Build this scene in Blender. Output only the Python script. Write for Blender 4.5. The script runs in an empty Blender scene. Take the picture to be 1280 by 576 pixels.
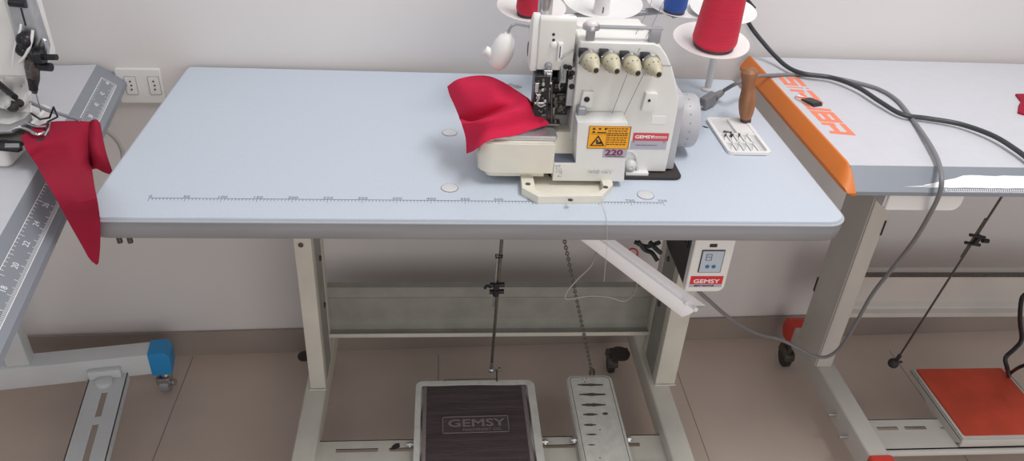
import bpy, bmesh, math, random
from mathutils import Vector, Matrix
random.seed(7)
SC = bpy.context.scene
COL = SC.collection
PI = math.pi

# ------------------------------------------------------------------ camera
CP = Vector((0.4877, -0.9398, 1.3451)); YAW, PITCH, ROLL, FPX = 0.1124, 0.5741, 0.0666, 975.8
_f = Vector((math.sin(YAW)*math.cos(PITCH), math.cos(YAW)*math.cos(PITCH), -math.sin(PITCH)))
_r = Vector((math.cos(YAW), -math.sin(YAW), 0)); _u = _r.cross(_f)
R_ = _r*math.cos(ROLL)+_u*math.sin(ROLL); U_ = -_r*math.sin(ROLL)+_u*math.cos(ROLL)
cam = bpy.data.cameras.new('camera'); co = bpy.data.objects.new('camera', cam); COL.objects.link(co)
co.matrix_world = Matrix(((R_.x, U_.x, -_f.x, CP.x), (R_.y, U_.y, -_f.y, CP.y), (R_.z, U_.z, -_f.z, CP.z), (0, 0, 0, 1)))
cam.sensor_width = 36; cam.lens = FPX*36/1280; cam.clip_start = .02
SC.camera = co

# survey helpers: where a sight line through a measured photo point meets a real plane of the room
def sight(x, y): return _f + R_*((x-640)/FPX) - U_*((y-288)/FPX)
def on(axis, val, x, y):
    d = sight(x, y); i = 'xyz'.index(axis)
    return CP + d*((val-CP[i])/d[i])
def Zp(z, x, y): return on('z', z, x, y)
def Yp(Y, x, y): return on('y', Y, x, y)
def Xp(X, x, y): return on('x', X, x, y)

# ------------------------------------------------------------------ materials
def mat(name, col, rough=.5, metal=0, noise=0, nscale=30, bump=0, bscale=200, coat=0, emit=None, col2=None, spec=None, stretch=None):
    m = bpy.data.materials.new(name); m.use_nodes = True; nt = m.node_tree; b = nt.nodes['Principled BSDF']
    b.inputs['Roughness'].default_value = rough; b.inputs['Metallic'].default_value = metal
    b.inputs['Base Color'].default_value = (*col, 1)
    if spec is not None: b.inputs['Specular IOR Level'].default_value = spec
    if coat: b.inputs['Coat Weight'].default_value = coat
    tc = nt.nodes.new('ShaderNodeTexCoord'); mp = nt.nodes.new('ShaderNodeMapping'); nt.links.new(tc.outputs['Object'], mp.inputs['Vector'])
    if stretch: mp.inputs['Scale'].default_value = stretch
    if noise or col2:
        n = nt.nodes.new('ShaderNodeTexNoise'); n.inputs['Scale'].default_value = nscale; n.inputs['Detail'].default_value = 6
        nt.links.new(mp.outputs['Vector'], n.inputs['Vector'])
        r = nt.nodes.new('ShaderNodeValToRGB'); r.color_ramp.elements[0].position = .35; r.color_ramp.elements[1].position = .65
        c2 = col2 or tuple(c*(1-noise) for c in col)
        r.color_ramp.elements[0].color = (*c2, 1); r.color_ramp.elements[1].color = (*col, 1)
        nt.links.new(n.outputs['Fac'], r.inputs['Fac']); nt.links.new(r.outputs['Color'], b.inputs['Base Color'])
    if bump:
        n2 = nt.nodes.new('ShaderNodeTexNoise'); n2.inputs['Scale'].default_value = bscale; n2.inputs['Detail'].default_value = 4
        nt.links.new(mp.outputs['Vector'], n2.inputs['Vector'])
        bp = nt.nodes.new('ShaderNodeBump'); bp.inputs['Strength'].default_value = bump; bp.inputs['Distance'].default_value = .002
        nt.links.new(n2.outputs['Fac'], bp.inputs['Height']); nt.links.new(bp.outputs['Normal'], b.inputs['Normal'])
    if emit: b.inputs['Emission Color'].default_value = (*emit[0], 1); b.inputs['Emission Strength'].default_value = emit[1]
    return m
M = dict(
    wall=mat('wall paint', (.74, .715, .715), .7, noise=.04, nscale=2.2, bump=.25, bscale=14),
    floor=mat('floor tile', (.60, .50, .435), .33, noise=.10, nscale=3, bump=.05, bscale=30),
    grout=mat('tile joint', (.30, .25, .22), .8),
    skirt=mat('skirting tile', (.34, .285, .255), .4, noise=.1, nscale=6),
    laminate=mat('pale blue laminate', (.55, .615, .70), .38, noise=.035, nscale=420, bump=.05, bscale=900, stretch=(1, .25, 1)),
    laminate_white=mat('white laminate', (.575, .585, .63), .42, noise=.03, nscale=40),
    band=mat('aluminium coloured edge banding', (.34, .345, .375), .45, metal=.15, noise=.2, nscale=9, stretch=(.35, 1, 3)),
    bandlip=mat('edge lip', (.42, .44, .48), .4),
    inkgrey=mat('printed grey ink', (.13, .15, .2), .7),
    leg=mat('cream enamel steel', (.66, .64, .57), .42, noise=.10, nscale=14),
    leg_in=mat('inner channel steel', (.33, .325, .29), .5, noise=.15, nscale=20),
    legw=mat('white enamel steel', (.66, .69, .71), .4, noise=.06, nscale=12),
    legr=mat('warm white enamel steel', (.56, .535, .50), .4, noise=.06, nscale=12),
    cream=mat('cream machine plastic', (.76, .725, .63), .33, noise=.04, nscale=40),
    white=mat('white machine enamel', (.78, .775, .75), .3, noise=.04, nscale=25),
    white2=mat('white plastic', (.80, .80, .79), .4),
    knob=mat('aged ivory plastic', (.56, .52, .38), .5, noise=.15, nscale=200),
    steel=mat('polished steel', (.62, .62, .64), .22, metal=1, noise=.15, nscale=60),
    steelb=mat('brushed steel', (.55, .56, .58), .38, metal=.9, noise=.15, nscale=90),
    plate=mat('satin steel plate', (.66, .66, .68), .32, metal=.75, noise=.12, nscale=60),
    dark=mat('dark oiled steel', (.035, .034, .04), .35, metal=.5, noise=.4, nscale=300),
    darkmet=mat('tarnished steel', (.16, .15, .14), .4, metal=.8, noise=.4, nscale=300),
    chain=mat('grimy chain steel', (.26, .24, .22), .4, metal=.8, noise=.3, nscale=200),
    black=mat('black plastic', (.025, .025, .028), .45),
    rubber=mat('black rubber', (.035, .03, .03), .7),
    greypl=mat('light grey plastic', (.62, .62, .63), .4),
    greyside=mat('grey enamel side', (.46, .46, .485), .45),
    greyhollow=mat('shade grey casting', (.40, .385, .39), .5),
    greymid=mat('mid grey metal', (.33, .34, .37), .4, metal=.3),
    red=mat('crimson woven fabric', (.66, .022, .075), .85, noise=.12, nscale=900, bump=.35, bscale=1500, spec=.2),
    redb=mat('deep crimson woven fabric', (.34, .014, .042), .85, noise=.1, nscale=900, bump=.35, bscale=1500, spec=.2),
    redthread=mat('red thread', (.70, .012, .055), .5, noise=.15, nscale=60, bump=.6, bscale=500, stretch=(.02, .02, 4)),
    bluethread=mat('blue thread', (.03, .12, .50), .5, noise=.15, nscale=60, bump=.6, bscale=500, stretch=(.02, .02, 4)),
    core=mat('dark cone core', (.07, .03, .04), .5),
    wood=mat('turned wooden handle', (.38, .17, .08), .5, noise=.35, nscale=60, stretch=(1, 1, .12)),
    orange=mat('orange plastic', (.62, .165, .02), .5),
    orangeink=mat('orange printed ink', (.83, .22, .12), .6),
    alu=mat('grey anodised bevel', (.25, .272, .31), .45, metal=.1),
    whitepaint=mat('white flaking paint', (.86, .86, .88), .5),
    whiteink=mat('white printed ink', (.85, .86, .88), .6),
    redcap=mat('red plastic cap', (.62, .05, .03), .45),
    bluecap=mat('blue plastic cap', (.02, .27, .60), .4),
    mat_dark=mat('ribbed rubber mat', (.115, .085, .090), .75, noise=.35, nscale=90, bump=.6, bscale=250, stretch=(.06, 1, 1)),
    mat_mark=mat('worn raised rubber', (.27, .23, .23), .7, noise=.15, nscale=200),
    mat_red=mat('red rubber mat', (.62, .07, .03), .6, noise=.25, nscale=14),
    wear=mat('bare worn steel streak', (.12, .11, .10), .6, noise=.4, nscale=300),
    pedalw=mat('worn off white enamel', (.74, .74, .69), .45, noise=.12, nscale=60),
    lab_orange=mat('orange warning label', (.95, .42, .01), .5),
    lab_red=mat('red label', (.62, .07, .09), .45),
    lab_redb=mat('bright red label', (.70, .02, .03), .45),
    lab_grey=mat('grey lilac label', (.44, .43, .50), .45),
    ink=mat('black ink', (.03, .02, .02), .6),
    ink_plum=mat('plum ink', (.22, .03, .10), .6),
    lcd=mat('pale screen', (.50, .58, .66), .25),
    bluebtn=mat('blue button', (.05, .16, .32), .4),
    cord_grey=mat('grey cable sheath', (.20, .20, .21), .5),
    cord_black=mat('black cable sheath', (.035, .04, .045), .45),
    cord_warm=mat('pale grey cable sheath', (.42, .40, .36), .5),
    thread=mat('white thread', (.55, .54, .52), .7),
    bag=mat('crumpled white paper', (.75, .74, .73), .6, bump=.8, bscale=40),
    glass=mat('clear dome', (.72, .66, .66), .08, coat=.6),
    chute=mat('white sheet steel', (.88, .88, .90), .35),
)

# ------------------------------------------------------------------ object helpers
ORG = {}
def finish(bm, smooth):
    bmesh.ops.remove_doubles(bm, verts=bm.verts, dist=1e-6)
    bmesh.ops.recalc_face_normals(bm, faces=bm.faces)
    if smooth:
        for f in bm.faces: f.smooth = True
        for e in bm.edges:
            if len(e.link_faces) == 2 and e.calc_face_angle(0) > math.radians(35): e.smooth = False
def obj(name, bm, m, parent=None, smooth=True, label=None, org=None, sub=0):
    """bm in world coordinates -> ONE mesh object"""
    finish(bm, smooth)
    if parent is not None: o_ = ORG[parent.name]
    elif org is not None: o_ = Vector(org)
    else:
        xs = [v.co for v in bm.verts]
        o_ = Vector((sum((min(c[i] for c in xs), max(c[i] for c in xs)))/2 for i in (0, 1))).to_3d() if False else Vector(((min(c.x for c in xs)+max(c.x for c in xs))/2, (min(c.y for c in xs)+max(c.y for c in xs))/2, min(c.z for c in xs)))
    bmesh.ops.translate(bm, verts=bm.verts, vec=-o_)
    me = bpy.data.meshes.new(name); bm.to_mesh(me); bm.free()
    me.materials.append(M[m] if isinstance(m, str) else m)
    o = bpy.data.objects.new(name, me); COL.objects.link(o)
    if parent is None: o.location = o_
    else: o.parent = parent
    ORG[o.name] = o_
    if label: o['label'] = label
    if sub:
        s = o.modifiers.new('smooth', 'SUBSURF'); s.levels = sub; s.render_levels = sub
    return o
def parts(name, bm, m, parent, **k):
    """one object for each separate piece of bm (pieces that touch stay together)"""
    finish(bm, False); bm.verts.ensure_lookup_table(); seen = {}; isl = []
    for v in bm.verts:
        if v.index in seen: continue
        st = [v]; seen[v.index] = len(isl); cur = [v]
        while st:
            w = st.pop()
            for e in w.link_edges:
                o = e.other_vert(w)
                if o.index not in seen: seen[o.index] = len(isl); st.append(o); cur.append(o)
        isl.append(cur)
    def bb(c): return [(min(v.co[i] for v in c), max(v.co[i] for v in c)) for i in range(3)]
    gr = [[c, bb(c)] for c in isl]; ch = True
    while ch:
        ch = False
        for i in range(len(gr)):
            for j in range(i+1, len(gr)):
                A, C = gr[i][1], gr[j][1]
                if all(A[q][0]-.0003 < C[q][1] and C[q][0]-.0003 < A[q][1] for q in range(3)):
                    gr[i][0] = gr[i][0]+gr[j][0]; gr[i][1] = bb(gr[i][0]); gr.pop(j); ch = True; break
            if ch: break
    ids = [set(v.index for v in g[0]) for g in gr]; out = []
    for s in ids:
        b = bm.copy(); b.verts.ensure_lookup_table()
        bmesh.ops.delete(b, geom=[v for v in b.verts if v.index not in s], context='VERTS'); out.append(obj(name, b, m, parent, **k))
    bm.free(); return out
def thing(name, loc, label, cat, group=None):
    o = bpy.data.objects.new(name, None); COL.objects.link(o); o.location = loc; o.empty_display_size = .02
    ORG[o.name] = Vector(loc); tag(o, label, cat, group); return o
def tag(o, label, cat, group=None):
    o['label'] = label; o['category'] = cat
    if group: o['group'] = group
    return o
def struct(name, bm, m, **k):
    o = obj(name, bm, m, **k)
    if not o.parent: o['kind'] = 'structure'
    return o

def B(): return bmesh.new()
def bevel(bm, w, seg=2, ang=30):
    es = [e for e in bm.edges if len(e.link_faces) == 2 and e.calc_face_angle(0) > math.radians(ang)]
    bmesh.ops.bevel(bm, geom=es, offset=w, segments=seg, affect='EDGES', profile=.6, clamp_overlap=True)
def merge(dst, src):
    me = bpy.data.meshes.new('t'); src.to_mesh(me); src.free(); dst.from_mesh(me); bpy.data.meshes.remove(me); return dst
def box(x0, x1, y0, y1, z0, z1, bv=0, seg=2, bm=None, mtx=None):
    b = B(); vs = [b.verts.new((x, y, z)) for x in (x0, x1) for y in (y0, y1) for z in (z0, z1)]
    for q in ((0, 1, 3, 2), (4, 6, 7, 5), (0, 4, 5, 1), (2, 3, 7, 6), (0, 2, 6, 4), (1, 5, 7, 3)): b.faces.new([vs[i] for i in q])
    bmesh.ops.recalc_face_normals(b, faces=b.faces)
    if bv: bevel(b, bv, seg)
    if mtx: bmesh.ops.transform(b, matrix=mtx, verts=b.verts)
    return merge(bm, b) if bm else b
def prism(poly, axis, a, c, bv=0, seg=2, bm=None, mtx=None, capbv=None):
    """poly in the two remaining axes (x<y<z order), extruded along axis from a to c"""
    b = B()
    def P3(p, t):
        if axis == 'x': return (t, p[0], p[1])
        if axis == 'y': return (p[0], t, p[1])
        return (p[0], p[1], t)
    A = [b.verts.new(P3(p, a)) for p in poly]; C = [b.verts.new(P3(p, c)) for p in poly]
    b.faces.new(A); b.faces.new(C[::-1])
    n = len(poly)
    for i in range(n): b.faces.new((A[i], A[(i+1) % n], C[(i+1) % n], C[i]))
    bmesh.ops.recalc_face_normals(b, faces=b.faces)
    if bv: bevel(b, bv, seg)
    if capbv:
        es = [e for e in b.edges if len(e.link_faces) == 2 and e.calc_face_angle(0) > 1.2]
        bmesh.ops.bevel(b, geom=es, offset=capbv, segments=2, affect='EDGES', clamp_overlap=True)
    if mtx: bmesh.ops.transform(b, matrix=mtx, verts=b.verts)
    return merge(bm, b) if bm else b
def rpoly(x0, x1, y0, y1, r, seg=6, rs=None):
    """rounded rectangle, rs = radii of (x0y0, x1y0, x1y1, x0y1)"""
    rs = rs or (r, r, r, r); out = []
    for (cx, cy, a0, rr) in ((x0, y0, PI, rs[0]), (x1, y0, 1.5*PI, rs[1]), (x1, y1, 0, rs[2]), (x0, y1, .5*PI, rs[3])):
        if rr <= 0: out.append((cx, cy)); continue
        ox = cx+rr if cx == x0 else cx-rr; oy = cy+rr if cy == y0 else cy-rr
        for k in range(seg+1):
            a = a0+.5*PI*k/seg; out.append((ox+rr*math.cos(a), oy+rr*math.sin(a)))
    return out
def frame_of(d):
    d = Vector(d).normalized(); t = Vector((0, 0, 1)) if abs(d.z) < .9 else Vector((1, 0, 0))
    a = d.cross(t).normalized(); return a, d.cross(a).normalized(), d
def lathe(prof, p, axis=(0, 0, 1), n=28, bm=None):
    """prof: list of (radius, distance along axis)"""
    a, c, d = frame_of(axis); p = Vector(p); b = B(); rings = []
    for r, h in prof:
        if r < 1e-6: rings.append([b.verts.new(p+d*h)])
        else: rings.append([b.verts.new(p+d*h+a*r*math.cos(2*PI*k/n)+c*r*math.sin(2*PI*k/n)) for k in range(n)])
    for i in range(len(rings)-1):
        A, C = rings[i], rings[i+1]
        for k in range(n):
            if len(A) == 1 and len(C) == 1: continue
            if len(A) == 1: b.faces.new((A[0], C[k], C[(k+1) % n]))
            elif len(C) == 1: b.faces.new((A[k], A[(k+1) % n], C[0]))
            else: b.faces.new((A[k], A[(k+1) % n], C[(k+1) % n], C[k]))
    if len(rings[0]) > 1 and prof[0] != prof[-1]: b.faces.new(rings[0][::-1])
    if len(rings[-1]) > 1 and prof[0] != prof[-1]: b.faces.new(rings[-1])
    bmesh.ops.recalc_face_normals(b, faces=b.faces)
    return merge(bm, b) if bm else b
def cyl(p, q, r, r2=None, n=20, bm=None):
    p, q = Vector(p), Vector(q); return lathe([(r, 0), (r if r2 is None else r2, (q-p).length)], p, q-p, n, bm)
def smoothpts(pts, k=6, closed=False):
    P = [Vector(p) for p in pts]; out = []; n = len(P)
    for i in range(n if closed else n-1):
        p0 = P[i-1] if (i or closed) else P[0]*2-P[1]; p1 = P[i]; p2 = P[(i+1) % n]
        p3 = P[(i+2) % n] if (closed or i+2 < n) else p2*2-p1
        for j in range(k):
            t = j/k
            out.append(.5*((2*p1)+(p2-p0)*t+(2*p0-5*p1+4*p2-p3)*t*t+(3*p1-p0-3*p2+p3)*t**3))
    if not closed: out.append(P[-1])
    return out
def tube(pts, r, n=10, k=6, bm=None, closed=False, flat=1, smooth=True):
    P = smoothpts(pts, k, closed) if smooth else [Vector(p) for p in pts]; b = B(); rings = []; prev = None; L = len(P)
    for i, p in enumerate(P):
        d = (P[(i+1) % L]-P[i-1]) if closed else (P[min(i+1, L-1)]-P[max(i-1, 0)])
        if d.length < 1e-9: d = Vector((0, 0, 1))
        d.normalize()
        if prev is None: a = frame_of(d)[0]
        else:
            a = prev-d*prev.dot(d)
            a = a.normalized() if a.length > 1e-6 else frame_of(d)[0]
        prev = a; c = d.cross(a)
        rings.append([b.verts.new(p+a*r*math.cos(2*PI*j/n)+c*r*flat*math.sin(2*PI*j/n)) for j in range(n)])
    for i in range(L if closed else L-1):
        A, C = rings[i], rings[(i+1) % L]
        for j in range(n): b.faces.new((A[j], A[(j+1) % n], C[(j+1) % n], C[j]))
    if not closed: b.faces.new(rings[0][::-1]); b.faces.new(rings[-1])
    bmesh.ops.recalc_face_normals(b, faces=b.faces)
    return merge(bm, b) if bm else b
def sphere(p, r, n=14, bm=None, sz=1):
    prof = [(r*math.sin(PI*i/n), -r*sz*math.cos(PI*i/n)) for i in range(n+1)]; prof[0] = (0, -r*sz); prof[-1] = (0, r*sz)
    return lathe(prof, p, (0, 0, 1), n*2, bm)
def text(s, size, mtx, wide=1, depth=.0004, bold=0, bm=None, align='LEFT'):
    cu = bpy.data.curves.new('t', 'FONT'); cu.body = s; cu.size = size; cu.extrude = depth/2; cu.offset = bold; cu.align_x = align
    cu.resolution_u = 3; cu.offset = 0
    o = bpy.data.objects.new('t', cu); COL.objects.link(o); dg = bpy.context.evaluated_depsgraph_get(); dg.update()
    me = bpy.data.meshes.new_from_object(o.evaluated_get(dg)); b = B(); b.from_mesh(me)
    if bold:
        for k, (dx, dy) in enumerate(((bold, 0), (-bold, 0), (0, bold*.6), (0, -bold*.6))):
            n0 = len(b.verts); b.from_mesh(me); b.verts.ensure_lookup_table()
            bmesh.ops.translate(b, vec=(dx, dy, .00003*(k+1)), verts=b.verts[n0:])
    bpy.data.objects.remove(o); bpy.data.curves.remove(cu); bpy.data.meshes.remove(me)
    bmesh.ops.scale(b, vec=(wide, 1, 1), verts=b.verts); bmesh.ops.transform(b, matrix=mtx, verts=b.verts)
    return merge(bm, b) if bm else b
def frame(o, x, y):
    """matrix from local (x right, y up, z out) at origin o"""
    x = Vector(x).normalized(); y = Vector(y); y = (y-x*y.dot(x)).normalized(); z = x.cross(y)
    return Matrix(((x.x, y.x, z.x, o[0]), (x.y, y.y, z.y, o[1]), (x.z, y.z, z.z, o[2]), (0, 0, 0, 1)))
FRONT = lambda p: frame(p, (1, 0, 0), (0, 0, 1))       # faces -y
FLAT = lambda p: frame(p, (1, 0, 0), (0, 1, 0))        # faces +z
def screw(p, axis, r=.004, h=.002, bm=None): return lathe([(0, 0), (r, 0), (r, h*.6), (r*.7, h), (0, h)], p, axis, 12, bm)
def grid(G, b=None):
    b = b or B(); V = [[b.verts.new(p) for p in c] for c in G]
    for i in range(len(V)-1):
        for j in range(len(V[0])-1): b.faces.new((V[i][j], V[i+1][j], V[i+1][j+1], V[i][j+1]))
    return b
def sheet(rows, thick, sub=2, kx=4, ky=4):
    """cloth from a grid of control points (all rows the same length), smoothed and given thickness"""
    G = [smoothpts(r, kx) for r in rows]; n = len(G[0]); cols = [smoothpts([G[i][j] for i in range(len(G))], ky) for j in range(n)]
    b = B(); V = [[b.verts.new(p) for p in c] for c in cols]
    for i in range(len(V)-1):
        for j in range(len(V[0])-1): b.faces.new((V[i][j], V[i+1][j], V[i+1][j+1], V[i][j+1]))
    b.normal_update(); bmesh.ops.recalc_face_normals(b, faces=b.faces)
    bmesh.ops.solidify(b, geom=b.faces[:], thickness=thick)
    return b

# ------------------------------------------------------------------ room
HT = .75
wy = lambda x: .566+.0315*(x+.1)                         # the back wall is not quite square to the table
wdir = Vector((1, .0315, 0)).normalized(); wn = Vector((.0315, -1, 0)).normalized()
def wallp(x, z, off=0): return Vector((x, wy(x), z))+wn*off
b = B()
ws = [wallp(-4, 0), wallp(5, 0)]
vs = [b.verts.new(p) for p in (ws[0], ws[1], ws[1]-wn*.1, ws[0]-wn*.1)]; f = b.faces.new(vs)
r = bmesh.ops.extrude_face_region(b, geom=[f]); bmesh.ops.translate(b, vec=(0, 0, 2.7), verts=[v for v in r['geom'] if isinstance(v, bmesh.types.BMVert)])
struct('wall_back', b, 'wall', org=(0, .57, 0))
b = box(-4, 5, -4.5, .9, -.05, 0); fl = struct('floor', b, 'floor', org=(0, 0, 0))
b = B()
for x in (-1.31, -.71, -.11, .49, 1.09, 1.69, 2.29): box(x-.001, x+.001, -2.5, .55, 0, .0004, bm=b)
for y in (-.62, -.02): box(-2.5, 3.3, y-.001, y+.001, 0, .0004, bm=b)
struct('tile_joint', b, 'grout', parent=fl)
b = prism([(.0, 0), (.0, .068), (-.004, .072), (-.009, .072), (-.009, 0)], 'x', -3.9, 4.9, mtx=frame((0, wy(0), 0), wdir, (0, 1, 0)))
struct('baseboard_back', b, 'skirt')

# ------------------------------------------------------------------ the main sewing table with its stand
W, D = 1.10, .556
table = thing('sewing_table', (W/2, D/2, 0), 'central pale blue sewing table with grey edge, printed ruler line and cream steel stand', 'table')
b = prism(rpoly(.0015, W-.0015, .0015, D-.0015, .03, 8, (.03, .03, .012, .008)), 'z', .745, HT, capbv=.0008)
tt = obj('tabletop', b, 'laminate', table)
def ring(outer, inner, z0, z1, bm=None):
    b = B(); n = len(outer)
    o0 = [b.verts.new((*p, z0)) for p in outer]; o1 = [b.verts.new((*p, z1)) for p in outer]
    i0 = [b.verts.new((*p, z0)) for p in inner]; i1 = [b.verts.new((*p, z1)) for p in inner]
    for k in range(n):
        l = (k+1) % n
        b.faces.new((o0[k], o0[l], o1[l], o1[k])); b.faces.new((i0[l], i0[k], i1[k], i1[l]))
        b.faces.new((o1[k], o1[l], i1[l], i1[k])); b.faces.new((i0[k], i0[l], o0[l], o0[k]))
    return merge(bm, b) if bm else b
# slab core and banding that rolls under at the bottom edge
def loftring(levels, bm):
    n = len(levels[0][0]); R = []
    for poly, z in levels: R.append([bm.verts.new((*p, z)) for p in poly])
    for i in range(len(R)-1):
        for k in range(n): bm.faces.new((R[i][k], R[i][(k+1) % n], R[i+1][(k+1) % n], R[i+1][k]))
    bm.faces.new(R[0]); bm.faces.new(R[-1][::-1])
ins = lambda d: rpoly(d, W-d, d, D-d, .032-d, 8, (.032-d, .032-d, .0135-d, .013-d*.9))
b = B(); loftring([(ins(.012), .7135), (ins(.004), .715), (ins(.0), .720), (ins(-.002), .735), (ins(-.001), .7435)], b)
obj('edge_banding', b, 'band', table)
b = B(); loftring([(ins(-.001), .7437), (ins(-.003), .7447), (ins(-.003), .7462), (ins(.0005), .7467)], b)
obj('edge_lip', b, 'bandlip', table)
# printed ruler
RX, RY = .0772, .0545
b = box(RX, RX+.75, RY-.0005, RY+.0005, HT, HT+.00025)
for k in range(151):
    L = .0085 if k % 10 == 0 else .0055
    x = RX+k*.005
    if k % 10 == 0 or k % 1 == 0: box(x-.00035, x+.00035, RY-L, RY, HT, HT+.0002, bm=b)
for k in range(16):
    s = str(k*50); text(s, .0085, FLAT((RX+k*.05, RY+.002, HT+.0001)), 1.15, .0002, bm=b, align='CENTER')
obj('ruler_print', b, 'inkgrey', tt, smooth=False)
for i, (px, py) in enumerate(((562, 166), (562, 235), (807, 244))):
    p = Zp(HT, px, py); g = obj('hole_plug', lathe([(0, 0), (.0125, 0), (.0125, .0008), (.0112, .0012), (0, .0012)], p), 'greypl', tt)
    obj('plug_rim', ring([(p.x+.0132*math.cos(a*PI/14), p.y+.0132*math.sin(a*PI/14)) for a in range(28)], [(p.x+.0123*math.cos(a*PI/14), p.y+.0123*math.sin(a*PI/14)) for a in range(28)], HT, HT+.0006), 'inkgrey', g)
# two bolt ends hanging below the left end
for px in (150, 163):
    p = Yp(.03, px, 302); obj('bolt', cyl((p.x, .03, .7135), (p.x, .03, .690), .0038), 'darkmet', table)

# posts, feet, rail
LX0, LX1, RX0, RX1 = .2175, .2505, .9705, 1.0155
PY0, PY1, FZ = .30, .43, .13
for side, (x0, x1) in enumerate(((LX0, LX1), (RX0, RX1))):
    inner = x1 if side == 0 else x0; s = 1 if side == 0 else -1
    b = box(x0, x1, PY0, PY0+.028, FZ, .7135, .003)
    box(x0, x1, PY0+.10, PY1, FZ, .7135, .002, bm=b)
    leg = obj('leg', b, 'leg', table)
    b = box(min(inner-s*.006, inner-s*.001), max(inner-s*.006, inner-s*.001), PY0+.028, PY1-.03, FZ, .7135)
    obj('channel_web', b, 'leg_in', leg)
    b = B()
    for z in (.42, .30): screw((inner-s*.001, PY0+.075, z), (s, 0, 0), .006, .004, bm=b)
    parts('bolt', b, 'darkmet', leg)
    fx0, fx1 = (.2065, .2505) if side == 0 else (.9575, 1.0035)
    b = box(fx0, fx1, -.06, .535, .075, FZ, .006, 3)
    ft = obj('foot', b, 'leg', table)
    b = tube([(x0-.001, PY0-.002, FZ+.001), (x0+.02, PY0-.003, FZ+.0015), (x1+.001, PY0-.002, FZ+.001)], .0018, bm=None)
    obj('weld_bead', b, 'leg', ft)
# bolt near top of left post
obj('bolt', screw(Yp(PY0, 376, 306), (0, -1, 0), .005, .003), 'darkmet', table)
# cross rail (C channel) with lips
RY0 = .42
zt, zb = Yp(RY0, 600, 360).z, Yp(RY0, 600, 413).z
b = prism([(RY0, zt), (RY0+.012, zt), (RY0+.012, zt-.003), (RY0+.006, zt-.003), (RY0+.004, zt-.028), (RY0+.012, zt-.036), (RY0+.012, zb+.026), (RY0+.004, zb+.018), (RY0+.004, zb+.003), (RY0-.014, zb+.003), (RY0-.014, zb-.002), (RY0, zb-.002), (RY0+.02, zb-.002), (RY0+.02, zb), (RY0+.020, zt+.002), (RY0, zt+.002)], 'x', LX1-.004, RX0+.004)
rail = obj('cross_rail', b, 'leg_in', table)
obj('rail_lip', box(LX1, RX0, RY0-.017, RY0-.0135, zb-.004, zb+.006, .001), 'leg', rail)
p0 = Yp(RY0+.012, 560, 387)
obj('pressed_mark', text('GEMSY', .02, FRONT((p0.x, RY0+.0125, p0.z-.007)), 2.0, .0012), 'leg_in', rail)
# slotted cross plate carrying the pedals
PX0, PX1 = .2505, .9575; PZ = .10
pyb, pyf = .183, .095
def slotted(x0, x1, yb, yf, z, slots, m, par, lip=.022):
    ys0, ys1 = yb-.031, yb-.022
    b = box(x0, x1, ys1, yb, z-.002, z); box(x0, x1, yf, ys0, z-.002, z, bm=b); box(x0, x1, yb-.002, yb, z-lip, z, bm=b); box(x0, x1, yf, yf+.002, z-lip, z, bm=b)
    xs = [x0]
    for s0, s1 in slots: xs += [s0, s1]
    xs.append(x1)
    for k in range(0, len(xs), 2): box(xs[k], xs[k+1], ys0, ys1, z-.002, z, bm=b)
    return obj('pedal_plate', b, m, par)
sl = []
for a, c in ((419, 472), (486, 540), (640, 720), (745, 800)):
    y_ = 568 if a < 500 else (560 if a < 700 else 556)
    sl.append((Zp(PZ, a, y_).x, Zp(PZ, c, y_).x))
pl = slotted(PX0, PX1, pyb, pyf, PZ, sl, 'leg', table)
obj('stiffening_rib', box(PX0+.002, PX1-.002, pyf+.012, pyf+.018, PZ, PZ+.002, .0008), 'leg', pl)
# casters of the main stand
def caster(name, p, par, m1='black', m2='darkmet', r=.024):
    """twin wheel caster: forked plate, hood and wheel; p = point on the foot underside"""
    x, y, z = p
    c = obj(name, cyl((x, y, r*1.7), (x, y, z), .007), m2, par)
    w = lathe([(0, 0), (r*.55, 0), (r, .003), (r, .015), (r*.55, .018), (0, .018)], (x-.009, y+.012, r), (1, 0, 0))
    obj('wheel', w, m1, c)
    h = B(); prof = []
    b2 = prism([(y-.016, r*1.15), (y-.014, r*1.7), (y+.004, r*2.2), (y+.03, r*2.1), (y+.036, r*1.2), (y+.012, r*1.5)], 'x', x-.0125, x+.0125, .002)
    obj('caster_hood', b2, m2, c)
    return c
for (x, y) in ((.200, .47), (.918, .475)):
    c = caster('caster', (x, y, .075), table, r=.027)
    s = 1
    obj('mounting_plate', box(x-.008, x+.036, y-.006, y+.012, .068, .073), 'dark', c)

for k, (px, py, r) in enumerate(((381, 446, .016), (775, 443, .024))):
    q = Zp(.072, px, py); obj('caster_disc', lathe([(0, 0), (r, 0), (r, .005), (0, .006)], q), 'rubber', table)
gp = [(488, 562), (491, 557), (494, 555), (499, 554), (500, 558), (496, 561), (492, 562)]
obj('grease_spot', prism([(Zp(PZ, x, y).x, Zp(PZ, x, y).y) for x, y in gp], 'z', PZ, PZ+.0015), 'rubber', pl)

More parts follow.
